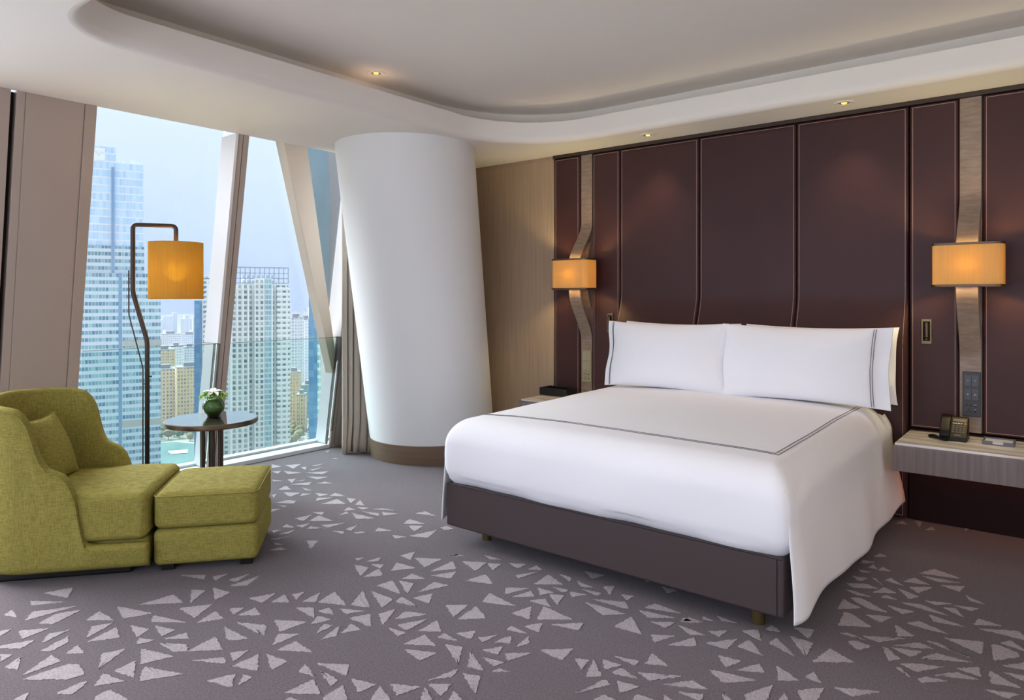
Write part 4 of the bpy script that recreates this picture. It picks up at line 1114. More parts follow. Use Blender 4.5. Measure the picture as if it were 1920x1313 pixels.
for cc in range(4):
    mb = MB(); key(mb, -0.010+cc*0.0165, 0.106, 0.006, 0.0028); mb.build('function_key', M['icon'], tp)
mb = MB(); key(mb, 0.063, 0.106, 0.007, 0.0045); mb.build('message_key', M['orange_key'], tp)
mb = MB(); key(mb, 0.027, 0.130, 0.042, 0.010, 0.0008); mb.build('label_card', mat('phone_card', '#7a6a58', 0.5), tp)
mb = MB(); key(mb, 0.022, 0.022, 0.020, 0.003, 0.0006); mb.build('emblem', M['tray'], tp)
P = []
ctrl = [Vector((-0.070, -0.083, 0.020)), Vector((-0.115, -0.075, 0.012)), Vector((-0.165, -0.03, 0.010)), Vector((-0.150, 0.0, 0.010)), Vector((-0.12, -0.02, 0.011)), Vector((-0.10, -0.07, 0.012)), Vector((-0.06, -0.115, 0.011)), Vector((-0.03, -0.105, 0.010))]
def catmull(ctrl, n_):
    out = []; c_ = [ctrl[0]]+ctrl+[ctrl[-1]]
    for i in range(1, len(c_)-2):
        for k in range(n_):
            t_ = k/n_; p0, p1, p2, p3 = c_[i-1], c_[i], c_[i+1], c_[i+2]
            out.append(0.5*((2*p1)+(p2-p0)*t_+(2*p0-5*p1+4*p2-p3)*t_*t_+(3*p1-p0-3*p2+p3)*t_**3))
    out.append(ctrl[-1]); return out
base = catmull(ctrl, 60); H_ = []
for i, q in enumerate(base):
    tdir = (base[min(i+1, len(base)-1)]-base[max(i-1, 0)]).normalized(); sd = tdir.cross(Vector((0, 0, 1))).normalized(); a = i*1.1
    H_.append(q+sd*math.cos(a)*0.0055+Vector((0, 0, 1))*math.sin(a)*0.0055)
mb = MB(); mb.tube(H_, 0.0022, 5); mb.build('coiled_cord', M['black_plastic'], tp, smooth=True)

# memo tray
nt_ = thing('memo_tray', 'small grey memo tray with white note paper on the marble nightstand', 'tray', (-0.322, 4.835, 0.5605), 0.0)
mb = MB(); mb.box(-0.075, 0.075, -0.07, 0.07, 0, 0.004)
for q in ((-0.075, -0.025, -0.07, -0.064), (0.025, 0.075, -0.07, -0.064), (-0.075, 0.075, 0.064, 0.07), (-0.075, -0.069, -0.064, 0.064), (0.069, 0.075, -0.064, 0.064)): mb.box(q[0], q[1], q[2], q[3], 0.004, 0.022)
mb.build('tray_body', M['tray'], nt_, bevel=0.001)
mb = MB(); mb.box(-0.066, 0.066, -0.061, 0.061, 0.0045, 0.015)
tag(mb.build('note_paper', M['paper'], bevel=0.0005, loc=(-0.322, 4.835, 0.5605)), 'stack of white note paper lying in the grey memo tray', 'paper')

# ================================================================== CURTAIN
mb = MB()
def curt(u, v_):
    z = lerp(0.008, 2.60, v_)
    x = lerp(-5.06, -4.90, u)+0.03*math.sin(u*PI*9+0.6); y = lerp(3.90, 4.10, u)+0.028*math.cos(u*PI*9)+0.012*(1-v_)*math.sin(u*20)
    k = smoothstep(0.12, 0.0, v_); x += 0.02*k*math.sin(u*13); y -= 0.02*k
    x += 0.0; 
    return (x-(-4.98), y-4.0, z)
mb.grid(curt, 110, 30)
ct = thing('curtain', 'taupe floor-length curtain gathered between the window and the white column', 'curtain', (-4.98, 4.0, 0))
mb.build('curtain_cloth', M['curtain'], ct, smooth=True, solid=0.003)

# ================================================================== OTTOMAN + ARMCHAIR
fa = math.atan2(0.775, 0.632)           # facing direction of the chair
f_ = Vector((math.cos(fa), math.sin(fa), 0)); s_v = Vector((-math.sin(fa), math.cos(fa), 0))
NL = Vector((-3.615, 1.60, 0))          # near front corner of the chair seat
ot = thing('ottoman', 'square olive green upholstered ottoman in front of the armchair', 'ottoman', NL+f_*0.262+s_v*0.295, fa)
mb = MB(); rbox(mb, (0, 0, 0.125), (0.505, 0.575, 0.185), (0.035, 0.035, 0.03), n=10); mb.build('ottoman_base', M['olive'], ot, smooth=True)
def soft(p):
    q = p.copy()
    if p.z > 0: q.z += 0.012*(1-(p.x/0.26)**2)*(1-(p.y/0.3)**2)
    return q
mb = MB(); rbox(mb, (0, 0, 0.308), (0.505, 0.575, 0.185), (0.045, 0.045, 0.035), n=12, disp=soft); mb.build('ottoman_cushion', M['olive'], ot, smooth=True)
mb = MB(); L = [(x, y, 0.385) for x, y in rrect(0.2515, 0.2865, 0.045, 6)]; mb.tube(L+[L[0]], 0.0035, 6); mb.build('piping', M['olive'], ot, smooth=True)
for (xx, yy) in ((-0.19, -0.22), (0.19, -0.22), (-0.19, 0.22), (0.19, 0.22)):
    mb = MB(); mb.box(xx-0.03, xx+0.03, yy-0.03, yy+0.03, 0, 0.045); mb.build('leg', M['black'], ot, bevel=0.003)

ch = thing('armchair', 'olive green high-backed barrel armchair with curved wings by the window', 'armchair', NL+s_v*0.31, fa)
# local: +x forward (front edge x=0), y: near side -0.31 .. far side +0.31
HWc = 0.345
def path(t):      # outer plan path from near front round the back to far front ; t 0..1
    R = 0.26; Lf = 0.82     # depth
    segs = [('l', (0.0, -HWc), (-(Lf-R), -HWc)), ('a', (-(Lf-R), -(HWc-R)), R, -PI/2, -PI), ('l', (-Lf, -(HWc-R)), (-Lf, HWc-R)), ('a', (-(Lf-R), HWc-R), R, PI, PI/2), ('l', (-(Lf-R), HWc), (0.0, HWc))]
    lens = [Lf-R, R*PI/2, 2*(HWc-R), R*PI/2, Lf-R]; tot = sum(lens); d = t*tot
    for sg, L_ in zip(segs, lens):
        if d <= L_+1e-9:
            k = d/L_
            if sg[0] == 'l':
                a, b_ = sg[1], sg[2]; p_ = (lerp(a[0], b_[0], k), lerp(a[1], b_[1], k)); dx, dy = b_[0]-a[0], b_[1]-a[1]; m_ = math.hypot(dx, dy); nrm = (dy/m_, -dx/m_)
            else:
                a = lerp(sg[3], sg[4], k); p_ = (sg[1][0]+sg[2]*math.cos(a), sg[1][1]+sg[2]*math.sin(a)); nrm = (math.cos(a), math.sin(a))
            return p_, nrm, t*tot, tot
        d -= L_
    return (0.0, HWc), (0, 1), tot, tot
# make sure normals point outward
def outward(p_, nrm):
    c_ = (-0.4, 0.0)
    return nrm if (p_[0]-c_[0])*nrm[0]+(p_[1]-c_[1])*nrm[1] > 0 else (-nrm[0], -nrm[1])
def ztop(dist, tot, near):
    d = min(dist, tot-dist)
    if dist > tot/2: d += 0.045*(1-smoothstep(0.6, 1.0, d))
    return interp([(0.0, 0.175), (0.24, 0.178), (0.28, 0.19), (0.295, 0.24), (0.31, 0.33), (0.322, 0.40), (0.335, 0.45), (0.355, 0.50), (0.38, 0.532), (0.41, 0.547), (0.445, 0.564), (0.47, 0.60), (0.49, 0.655), (0.505, 0.72), (0.52, 0.78), (0.545, 0.83), (0.575, 0.858), (0.63, 0.872), (0.9, 0.888), (3, 0.89)], d)
TH = 0.06
ts = sorted(set([i/150 for i in range(151)]+[k for b0 in (0.30, 0.56) for k in []]))
_, _, _, TOT = path(0)
ds = [i*0.02 for i in range(0, 11)]+[0.21+i*0.0075 for i in range(0, 55)]
dd = sorted(set([d for d in ds if d < TOT/2]+[0.62+i*0.03 for i in range(0, 60) if 0.62+i*0.03 < TOT/2]))
allD = dd+[TOT-d for d in reversed(dd)]
V = []; nprof = None
for d in allD:
    p_, nrm, _, _ = path(d/TOT); nrm = outward(p_, nrm)
    zt = ztop(d, TOT, True); z0 = 0.045
    prof_ = []
    # outer: bottom rounded in, slight outward lean with height
    for k in range(0, 5):
        a = PI/2*k/4; prof_.append((-0.05*(1-math.sin(a)), z0+0.05*(1-math.cos(a))))
    for k in (0.25, 0.5, 0.75): prof_.append((0.0+0.015*k, lerp(z0+0.05, zt-0.02, k)))
    lean = 0.015+0.025*smoothstep(0.4, 0.9, zt)
    for k in range(0, 7):
        a = PI*k/6; prof_.append((lean-TH/2+TH/2*math.cos(a)-0.0, zt-0.02+0.02*math.sin(a)))
    for k in (0.75, 0.5, 0.25): prof_.append((lerp(-TH, lean-TH, k), lerp(0.10, zt-0.02, k)))
    prof_.append((-TH, 0.08)); prof_.append((-TH, z0))
    nprof = len(prof_)
    for o_, z_ in prof_: V.append((p_[0]+nrm[0]*o_, p_[1]+nrm[1]*o_, z_))
F = []
for i in range(len(allD)-1):
    for k in range(nprof): F.append((i*nprof+k, i*nprof+(k+1) % nprof, (i+1)*nprof+(k+1) % nprof, (i+1)*nprof+k))
F += [tuple(range(nprof)), tuple(range((len(allD)-1)*nprof, len(allD)*nprof))[::-1]]
mb = MB(); mb.add(V, F); mb.build('shell', M['olive'], ch, smooth=True)
# piping along the outer top edge
P = []
for d in allD:
    if 0.27 < d < TOT-0.27:
        p_, nrm, _, _ = path(d/TOT); nrm = outward(p_, nrm); zt = ztop(d, TOT, True); lean = 0.015+0.025*smoothstep(0.4, 0.9, zt)
        P.append(Vector((p_[0]+nrm[0]*(lean+0.001), p_[1]+nrm[1]*(lean+0.001), zt-0.016)))
mb = MB(); mb.tube(P, 0.0035, 6); mb.build('piping', M['olive'], ch, smooth=True)
# seat platform under the cushion, front
mb = MB(); rbox(mb, (-0.36, 0, 0.115), (0.70, 0.60, 0.14), (0.03, 0.03, 0.02), n=6); mb.build('seat_deck', M['olive'], ch, smooth=True)
# T-shaped seat cushion
def tc_disp(p):
    q = p.copy()
    k = smoothstep(-0.02, 0.06, p.x+0.05-0.0)      # front part is wider
    q.y = p.y*lerp(0.86, 1.0, smoothstep(-0.02, 0.03, p.x-0.03))
    if p.z > 0: q.z += 0.022*(1-(p.y/0.36)**2)*(1-(p.x/0.40)**2)
    if p.z < 0: q.z += 0.0
    return q
mb = MB(); rbox(mb, (-0.385, 0, 0.302), (0.76, 0.685, 0.232), (0.045, 0.045, 0.04), n=26, disp=tc_disp); mb.build('seat_cushion', M['olive'], ch, smooth=True)
mb = MB(); mb.box(-0.74, -0.10, -0.26, 0.26, 0.0, 0.047); mb.build('plinth', M['black'], ch, bevel=0.01)
# lumbar cushion
cu = thing('throw_pillow', 'small square olive cushion leaning inside the armchair', 'cushion', NL+s_v*0.31+f_*(-0.56)+Vector((0, 0, 0.425)), fa)
def lump(hw, hh, T, tilt, rot):
    V = []; F = []; n_ = 20
    def sf(u, v_, s_):
        x = hw*u*(1-0.06*(1-v_*v_)); z = hh*v_*(1-0.08*(1-u*u))
        th = 0.004+T*(max(0, 1-u*u)**0.6)*(max(0, 1-v_*v_)**0.6)
        return Vector((s_*th, x, z))
    for s_ in (1, -1):
        for j in range(n_+1):
            for i in range(n_+1): V.append(sf(-math.cos(PI*i/n_), -math.cos(PI*j/n_), s_))
    N1 = (n_+1)**2
    for s_ in (0, 1):
        for j in range(n_):
            for i in range(n_):
                a = s_*N1+j*(n_+1)+i; F.append((a, a+1, a+n_+2, a+n_+1))
    rim = [i for i in range(n_+1)]+[j*(n_+1)+n_ for j in range(1, n_+1)]+[n_*(n_+1)+n_-i for i in range(1, n_+1)]+[(n_-j)*(n_+1) for j in range(1, n_)]
    k = len(rim); F += [(rim[i], rim[i]+N1, rim[(i+1) % k]+N1, rim[(i+1) % k]) for i in range(k)]
    from mathutils import Matrix
    R_ = Matrix.Rotation(-tilt, 3, 'Y') @ Matrix.Rotation(rot, 3, 'X')
    off = Vector((0, 0, hh))
    return [R_ @ p+off for p in V], F, [R_ @ V[i]+off for i in rim]
V, F, rim = lump(0.175, 0.175, 0.06, 0.36, 0.0)
mb = MB(); mb.add(V, F); mb.build('cushion_cover', M['olive'], cu, smooth=True)
mb = MB(); mb.tube(rim+[rim[0]], 0.0035, 6); mb.build('piping', M['olive'], cu, smooth=True)

# ================================================================== FLOOR LAMP
def LP(u, v_): return at(u, v_, 4.55+(u-249)*0.0013)
lb = LP(276, 700); lbx, lby = lb.x, lb.y
lamp = thing('floor_lamp', 'bent bronze floor lamp with amber drum shade before the window', 'lamp', (lbx, lby, 0))
def rel(p): return Vector((p.x-lbx, p.y-lby, p.z))
def rounded(pts, r_=0.03, n_=5):
    out = [pts[0]]
    for a, b_, c_ in zip(pts, pts[1:], pts[2:]):
        d1 = (a-b_).normalized(); d2 = (c_-b_).normalized(); r1 = min(r_, (a-b_).length*0.45, (c_-b_).length*0.45)
        p0 = b_+d1*r1; p1 = b_+d2*r1
        for i in range(n_+1):
            t_ = i/n_; out.append((p0*(1-t_)+b_*t_)*(1-t_)+(b_*(1-t_)+p1*t_)*t_)
    out.append(pts[-1]); return out
hb = rel(LP(249, 421)); he = rel(LP(330, 423)); he.z = hb.z
pts = [Vector((0, 0, 0.01)), Vector((0, 0, rel(LP(276, 640)).z)), rel(LP(249, 548)), hb, he, Vector((he.x, he.y, he.z-0.14))]
mb = MB(); mb.tube(rounded(pts, 0.03), 0.0145, 12); mb.build('pole', M['bronze_dark'], lamp, smooth=True)
pts = [Vector((-0.03, -0.025, 0.02)), Vector((rel(LP(268, 690)).x, rel(LP(268, 690)).y, rel(LP(268, 690)).z)), rel(LP(241.5, 590)), rel(LP(241.5, 507))]
pts[0].x, pts[0].y = pts[1].x, pts[1].y
mb = MB(); mb.tube(rounded(pts, 0.02), 0.0042, 8); mb.build('side_rod', M['bronze_dark'], lamp, smooth=True)
for (u0, u1, v_) in ((241.5, 249, 523), (268, 276, 720)):
    mb = MB(); mb.tube([rel(LP(u0, v_)), rel(LP(u1, v_))], 0.004, 8); mb.build('connector', M['bronze_dark'], lamp)
mb = MB(); mb.tube([rel(LP(278, 706)), rel(LP(285, 706))], 0.006, 10); mb.build('switch_knob', M['bronze_dark'], lamp)
mb = MB(); mb.lathe([(0.15, 0.0), (0.15, 0.012), (0.145, 0.016), (0.02, 0.018)], n=48); mb.build('base_plate', M['bronze_dark'], lamp, smooth=True, auto=40)
sc_c = Vector((he.x, he.y, 0)); zt_ = rel(LP(329, 455)).z; zb_ = rel(LP(329, 561)).z; sr = 0.168
mb = MB(); mb.lathe([(sr-0.004, 0), (sr, 0), (sr, zt_-zb_), (sr-0.004, zt_-zb_), (sr-0.004, 0)], n=64, cap=False)
mb.build('lamp_shade', M['shade'], lamp, smooth=True, auto=40, loc=(sc_c.x, sc_c.y, zb_))
mb = MB(); mb.lathe([(0.006, 0), (0.018, 0.0), (0.018, 0.06), (0.006, 0.06)], n=16); mb.build('lamp_holder', M['bronze_dark'], lamp, loc=(sc_c.x, sc_c.y, he.z-0.19))
for k in range(3):
    a = k*2*PI/3+0.4; mb = MB(); mb.tube([(0, 0, 0), ((sr-0.003)*math.cos(a), (sr-0.003)*math.sin(a), 0)], 0.002, 6); mb.build('spoke', M['bronze_dark'], lamp, loc=(sc_c.x, sc_c.y, zt_-0.02))
mb = MB(); mb.lathe([(0.002, -0.04), (0.02, -0.03), (0.028, 0), (0.02, 0.03), (0.012, 0.045)], n=20); mb.build('bulb', mat('lamp_globe', '#ffd890', 0.5, emis='#ffb84c', estr=4), lamp, smooth=True, loc=(sc_c.x, sc_c.y, he.z-0.235))
d = bpy.data.lights.new('lamp_bulb', 'POINT'); d.energy = 7.2; d.color = (1.0, 0.95, 0.55); d.shadow_soft_size = 0.07
l = bpy.data.objects.new('lamp_bulb', d); C.objects.link(l); l.parent = lamp; l.location = (sc_c.x, sc_c.y, he.z-0.30)

# ================================================================== SIDE TABLE, BOWL, FLOWERS
tx, ty, tz = -4.603, 2.45, 0.562
tb = thing('side_table', 'round dark side table with glossy top on slim upright bars', 'side table', (tx, ty, 0))
mb = MB(); mb.lathe([(0.29, tz-0.034), (0.298, tz-0.03), (0.30, tz-0.006), (0.297, tz-0.001), (0.292, tz-0.0005)], n=72); mb.build('table_rim', M['bronze'], tb, smooth=True, auto=40)
mb = MB(); mb.lathe([(0.291, tz-0.002), (0.291, tz+0.001)], n=72); mb.build('table_top', M['table_top'], tb)
for k in range(6):
    a = k*2*PI/6+HX; mb = MB(); xx, yy = 0.066*math.cos(a), 0.066*math.sin(a); mb.tube([(xx, yy, 0.02), (xx, yy, tz-0.034)], 0.0135, 12); mb.build('upright_bar', M['bronze_dark'], tb, smooth=True, auto=40)
mb = MB(); mb.lathe([(0.17, 0), (0.17, 0.015), (0.165, 0.02), (0.02, 0.022)], n=48); mb.build('base_plate', M['bronze_dark'], tb, smooth=True, auto=40)
vx, vy = -4.668, 2.497
bw = thing('glass_bowl', 'round clear glass bowl lined with a green leaf on the side table', 'bowl', (vx, vy, tz+0.0012))
prof = [(0.028, 0.0), (0.045, 0.004)]+[(0.073*math.sin(a), 0.070-0.071*math.cos(a)) for a in [0.75+i*0.16 for i in range(12)]]
prof = [(r_, z) for r_, z in prof if z < 0.135]
inner = [(r_-0.003, z+0.002) for r_, z in reversed(prof)]
mb = MB(); mb.lathe(prof, n=48, cap=False); mb.build('bowl', M['bowl_glass'], bw, smooth=True)
pl = [(r_-0.004, z+0.003) for r_, z in prof if 0.0 < z < 0.121]
mb = MB(); mb.lathe([(0.02, 0.006)]+pl, n=48); mb.build('leaf_lining', M['leaf_lining'], bw, smooth=True)
fl_ = thing('greenery', 'ball of fresh green leaves filling the glass bowl', 'plant', (vx, vy, tz+0.11))
mb = MB(); rnd = random.Random(3)
for k in range(190):
    a = rnd.random()*2*PI; r_ = 0.092*math.sqrt(rnd.random()); h = 0.032*(1-(r_/0.092)**2)+rnd.uniform(-0.006, 0.012)
    c_ = Vector((r_*math.cos(a), r_*math.sin(a), 0.022+h)); s_ = rnd.uniform(0.007, 0.012)
    for q in range(5):
        a2 = rnd.random()*2*PI; dr = Vector((math.cos(a2), math.sin(a2), rnd.uniform(-0.2, 0.9))).normalized(); sd = dr.cross(Vector((0, 0, 1))).normalized()*s_*0.5
        up_ = sd.cross(dr).normalized()*s_*0.25
        mb.add([c_, c_+dr*s_*0.6+sd, c_+dr*s_*1.3+up_, c_+dr*s_*0.6-sd, c_+dr*s_*0.6+up_], [(0, 1, 4), (1, 2, 4), (2, 3, 4), (3, 0, 4)])
mb.build('foliage', M['leaf'], fl_, smooth=True)
mb = MB()
for k in range(9):
    a = k*0.7; mb.tube([(0.03*math.cos(a), 0.03*math.sin(a), -0.06), (0.05*math.cos(a), 0.05*math.sin(a), 0.03)], 0.002, 5)
mb.build('stems', M['leaf_lining'], fl_)
fo = thing('orchid', 'open white orchid flower on top of the greenery', 'flower', (vx+0.022, vy-0.012, tz+0.166))
def petal(ang, L_, W_, droop):
    mb = MB()
    def fn(u, v_):
        r_ = L_*v_; wv_ = W_*math.sin(PI*min(1, v_*0.93+0.05))**0.7*(u-0.5)
        z = 0.014*math.sin(v_*2.2)-droop*v_*v_+0.010*abs(u-0.5)*2
        return (r_*math.cos(ang)-wv_*math.sin(ang), r_*math.sin(ang)+wv_*math.cos(ang), z)
    mb.grid(fn, 9, 12); mb.build('petal', M['petal'], fo, smooth=True, solid=0.0012)
vw = math.atan2(-vy, -vx)       # towards the room
for (a, L_, W_, dr) in ((vw+1.57+0.15, 0.068, 0.058, 0.012), (vw-1.57-0.1, 0.068, 0.058, 0.010), (vw+PI, 0.062, 0.040, -0.008), (vw+0.55, 0.055, 0.036, 0.030), (vw-0.6, 0.055, 0.038, 0.034)): petal(a, L_, W_, dr)
mb = MB(); rbox(mb, (0, 0, 0.012), (0.016, 0.016, 0.014), 0.006, n=4); mb.build('flower_heart', M['petal_heart'], fo, smooth=True)

# ================================================================== THE CITY OUTSIDE
GZ = -105.0
def facade(name, wall, gl, wx, fx, hz, fz, var='#ffffff', vamt=0.25, rough=0.5, gl2=None):
    """window grid: cell wx by hz, window fraction fx by fz, random tint per window"""
    m, t, b = new_mat(name); N = t.nodes; K = t.links
    co = N.new('ShaderNodeTexCoord'); sp = N.new('ShaderNodeSeparateXYZ'); K.new(co.outputs['Object'], sp.inputs[0])
    ad = N.new('ShaderNodeMath'); ad.operation = 'ADD'; K.new(sp.outputs['X'], ad.inputs[0]); K.new(sp.outputs['Y'], ad.inputs[1])
    def cell(src, w_, fr_):
        d_ = N.new('ShaderNodeMath'); d_.operation = 'DIVIDE'; K.new(src, d_.inputs[0]); d_.inputs[1].default_value = w_
        fl__ = N.new('ShaderNodeMath'); fl__.operation = 'FLOOR'; K.new(d_.outputs[0], fl__.inputs[0])
        fc = N.new('ShaderNodeMath'); fc.operation = 'FRACT'; K.new(d_.outputs[0], fc.inputs[0])
        lt = N.new('ShaderNodeMath'); lt.operation = 'LESS_THAN'; K.new(fc.outputs[0], lt.inputs[0]); lt.inputs[1].default_value = fr_
        return fl__.outputs[0], lt.outputs[0]
    cx_, mx_ = cell(ad.outputs[0], wx, fx); cz_, mz_ = cell(sp.outputs['Z'], hz, fz)
    mu = N.new('ShaderNodeMath'); mu.operation = 'MULTIPLY'; K.new(mx_, mu.inputs[0]); K.new(mz_, mu.inputs[1])
    cb = N.new('ShaderNodeCombineXYZ'); K.new(cx_, cb.inputs[0]); K.new(cz_, cb.inputs[1])
    wn = N.new('ShaderNodeTexWhiteNoise'); wn.noise_dimensions = '3D'; K.new(cb.outputs[0], wn.inputs['Vector'])
    g = N.new('ShaderNodeMix'); g.data_type = 'RGBA'; g.inputs[6].default_value = lin(gl); g.inputs[7].default_value = lin(gl2 or var)
    pw = N.new('ShaderNodeMath'); pw.operation = 'MULTIPLY'; K.new(wn.outputs['Value'], pw.inputs[0]); pw.inputs[1].default_value = vamt; K.new(pw.outputs[0], g.inputs[0])
    mx = N.new('ShaderNodeMix'); mx.data_type = 'RGBA'; mx.inputs[6].default_value = lin(wall); K.new(g.outputs[2], mx.inputs[7]); K.new(mu.outputs[0], mx.inputs[0])
    K.new(mx.outputs[2], b.inputs['Base Color']); b.inputs['Roughness'].default_value = rough; b.inputs['Specular IOR Level'].default_value = 0.1
    return m
FM = {}
FM['blue_tower'] = facade('blue_ribbon_windows', '#cdd6e2', '#41728f', 1.6, 0.86, 3.9, 0.52, '#9ac4c8', 0.9)
FM['blue_pale'] = facade('pale_curtain_wall', '#f0e8ee', '#b4d0f0', 1.6, 0.93, 4.3, 0.84, '#d4e6fa', 0.9)
FM['apart'] = facade('apartment_bays', '#ecebea', '#5c6c6e', 3.0, 0.62, 3.0, 0.6, '#d0d4cc', 0.8)
FM['apart_glass'] = facade('apartment_glazing', '#cfd8d8', '#6f9db0', 1.5, 0.85, 3.0, 0.7, '#a6c8cc', 0.8)
FM['cream'] = facade('cream_flats', '#e0c08c', '#75695e', 2.2, 0.55, 3.0, 0.55, '#c8b8a4', 0.8)
FM['cream2'] = facade('sand_flats', '#e2cdb4', '#6c6560', 2.6, 0.6, 3.0, 0.55, '#c4b4a4', 0.8)
FM['white'] = facade('white_flats', '#e6e6ea', '#90a0b4', 2.6, 0.55, 3.0, 0.55, '#c8d0d8', 0.7)
FM['blue_slab'] = facade('blue_glass_slab', '#4f86b4', '#3f78a8', 2.0, 0.9, 3.0, 0.85, '#6fa4c4', 0.8)
FM['green_tower'] = facade('green_glass_bands', '#dce4e0', '#5fa0ac', 2.0, 0.9, 3.3, 0.62, '#a8d8d4', 0.9)
FM['teal'] = facade('teal_glass_block', '#8cb4bc', '#4c8fa0', 2.5, 0.85, 3.6, 0.7, '#88bcc4', 0.9)
M['roof'] = mat('pale_roof', '#8a8886', 0.8)
M['cream_rib'] = mat('cream_render', '#e0c890', 0.8)
M['slab'] = mat('balcony_concrete', '#ecebe8', 0.8)

def building(name, label, u0, u1, vtop, D, depth, fm, yaw=0.0, group=None, cat='building', zb=None, crown=True):
    """front face spans u0..u1 at distance D, roof at row vtop; local x along the front, +y away"""
    uc = (u0+u1)/2; c_ = at(uc, vtop, D); W = (u1-u0)/1309.0*D
    d0 = ray(uc, 556); ang = math.atan2(d0[1], d0[0])-PI/2+yaw
    t_ = thing(name, label, cat, (c_.x, c_.y, GZ if zb is None else zb), ang, group)
    H_ = c_.z-(GZ if zb is None else zb)
    mb = MB(); mb.box(-W/2, W/2, 0, depth, 0, H_); mb.build('walls', FM[fm], t_)
    if crown:
        mb = MB(); mb.box(-W/2-0.3, W/2+0.3, -0.3, depth+0.3, H_, H_+0.8); mb.box(-W*0.22, W*0.2, depth*0.3, depth*0.7, H_+0.8, H_+4); mb.build('roof', M['roof'], t_)
    return t_, W, H_, depth
# the tall stepped glass office tower
t_, W, H_, dp = building('office_tower', 'tall blue glass office tower with ribbon windows, closest to the wall cladding', 118, 291, 512, 380, 42, 'blue_tower', crown=False)
mb = MB(); mb.box(-W/2+1, W/2-8, 2, dp-4, H_, H_+14.8); mb.build('setback_floors', FM['blue_tower'], t_)
mb = MB(); mb.box(-W/2+2, W/2-8.5, 3, dp-5, H_+14.8, H_+61.0); mb.build('upper_shaft', FM['blue_pale'], t_)
mb = MB(); mb.box(-W/2+3, W/2-22, 2.5, dp-6, H_+61.0, H_+69.0); mb.build('top_block', FM['blue_pale'], t_)
mb = MB(); mb.box(W/2-20.6, W/2-19.0, -0.2, 0.3, 0.0, H_); mb.box(W/2-24.0, W/2-22.6, 1.6, 3.0, H_, H_+58); mb.build('recess_line', mat('dark_recess', '#6e93bb', 0.6), t_)
mb = MB(); mb.box(W/2-32.5, W/2-27, 2.0, 2.6, H_+61.5, H_+68.0); sg = mb.build('rooftop_sign', mat('sign_board', '#f4f2ee', 0.6), t_)
mb = MB(); mb.tube([(W/2-32+i*0.5, 1.9, H_+65+1.0*math.sin(i*1.1)) for i in range(10)], 0.25, 5); mb.build('wave_emblem', mat('sign_emblem', '#dfe4ee', 0.6), sg)
mb = MB()
for i in range(9): mb.box(W/2-22+i*1.5, W/2-21.2+i*1.5, 3, 4, H_+61, H_+61.5+(i*7 % 4)*0.5)
mb.build('rooftop_lettering', mat('white_lettering', '#f6f8fb', 0.6), t_)
mb = MB(); mb.box(W/2-19, W/2+0.4, -0.4, 0.0, 79.0, 82.2); M['louvre'] = mat('grey_louvre', '#b2b0aa', 0.7); mb.build('plant_floor_band', M['louvre'], t_)
mb = MB(); mb.box(W/2-19, W/2+0.4, -0.4, 0.0, 34.5, 38.0); mb.build('plant_floor_band', M['louvre'], t_)

# the big apartment tower in the middle
t_, W, H_, dp = building('apartment_tower', 'tall white apartment tower with rows of balconies and a lattice crown', 436, 538, 532, 400, 24, 'apart', yaw=0.05, crown=False)
for k, (a, b_, up, m_) in enumerate(((0.03, 0.30, -1, 'apart'), (0.42, 0.56, 3, 'apart'), (0.58, 0.70, 3, 'apart_glass'), (0.80, 1.02, -2, 'apart'))):
    mb = MB(); mb.box(-W/2+W*a, -W/2+W*b_, -3.2, 0, 0, H_+up); mb.build('bay', FM[m_], t_)
for (a, b_, up) in ((0.02, 0.31, -1), (0.41, 0.57, 3), (0.79, 1.03, -2)):
    nfl = int((H_+up)/3)
    for k in range(max(5, nfl-32), nfl+1): mb = MB(); mb.box(-W/2+W*a, -W/2+W*b_, -4.4, -3.2, k*3-0.35, k*3+(0.55 if a > 0.7 else 0.0)); mb.build('balcony', M['slab'], t_)
mb = MB()
for a in (0.025, 0.12, 0.215, 0.305, 0.415, 0.565, 0.71): mb.box(-W/2+W*a-0.3, -W/2+W*a+0.3, -4.5, -3.0, 0, H_+(3 if 0.4 < a < 0.6 else -1))
mb.build('mullion_ribs', M['slab'], t_)
mb = MB()
for i in range(13): mb.box(-W/2+i*W/12-0.3, -W/2+i*W/12+0.3, 0, 0.5, H_, H_+9.5)
for z in (0.3, 3.0, 6.0, 9.3): mb.box(-W/2, W/2, 0, 0.5, H_+z-0.25, H_+z+0.25)
mb.box(-W/2, W/2, 8, 8.3, H_+9, H_+9.4)
mb.build('lattice_crown', mat('grey_lattice', '#9aa4b2', 0.7), t_)
mb = MB(); mb.box(-W*0.3, W*0.3, 4, 20, H_, H_+5); mb.build('roof_house', FM['white'], t_)

# slimmer apartment block behind the mullion with a blue glass flank
t_, W, H_, dp = building('apartment_block', 'slim pale apartment block with a blue glazed flank, just beside the window mullion', 382, 440, 524, 430, 26, 'apart', yaw=0.0)
mb = MB(); mb.box(-W/2-4.5, -W/2, 1, dp-2, 0, H_-13); mb.build('blue_flank', FM['blue_slab'], t_)
for (a, b_) in ((0.08, 0.42), (0.55, 0.95)):
    for k in range(4, int(H_/3)): mb = MB(); mb.box(-W/2+W*a, -W/2+W*b_, -1.3, 0, k*3-0.3, k*3+0.5); mb.build('balcony', M['slab'], t_)
mb = MB(); mb.box(-W/2+W*0.0, -W/2+W*0.3, 0, 10, H_, H_+3); mb.build('roof_house', FM['white'], t_)

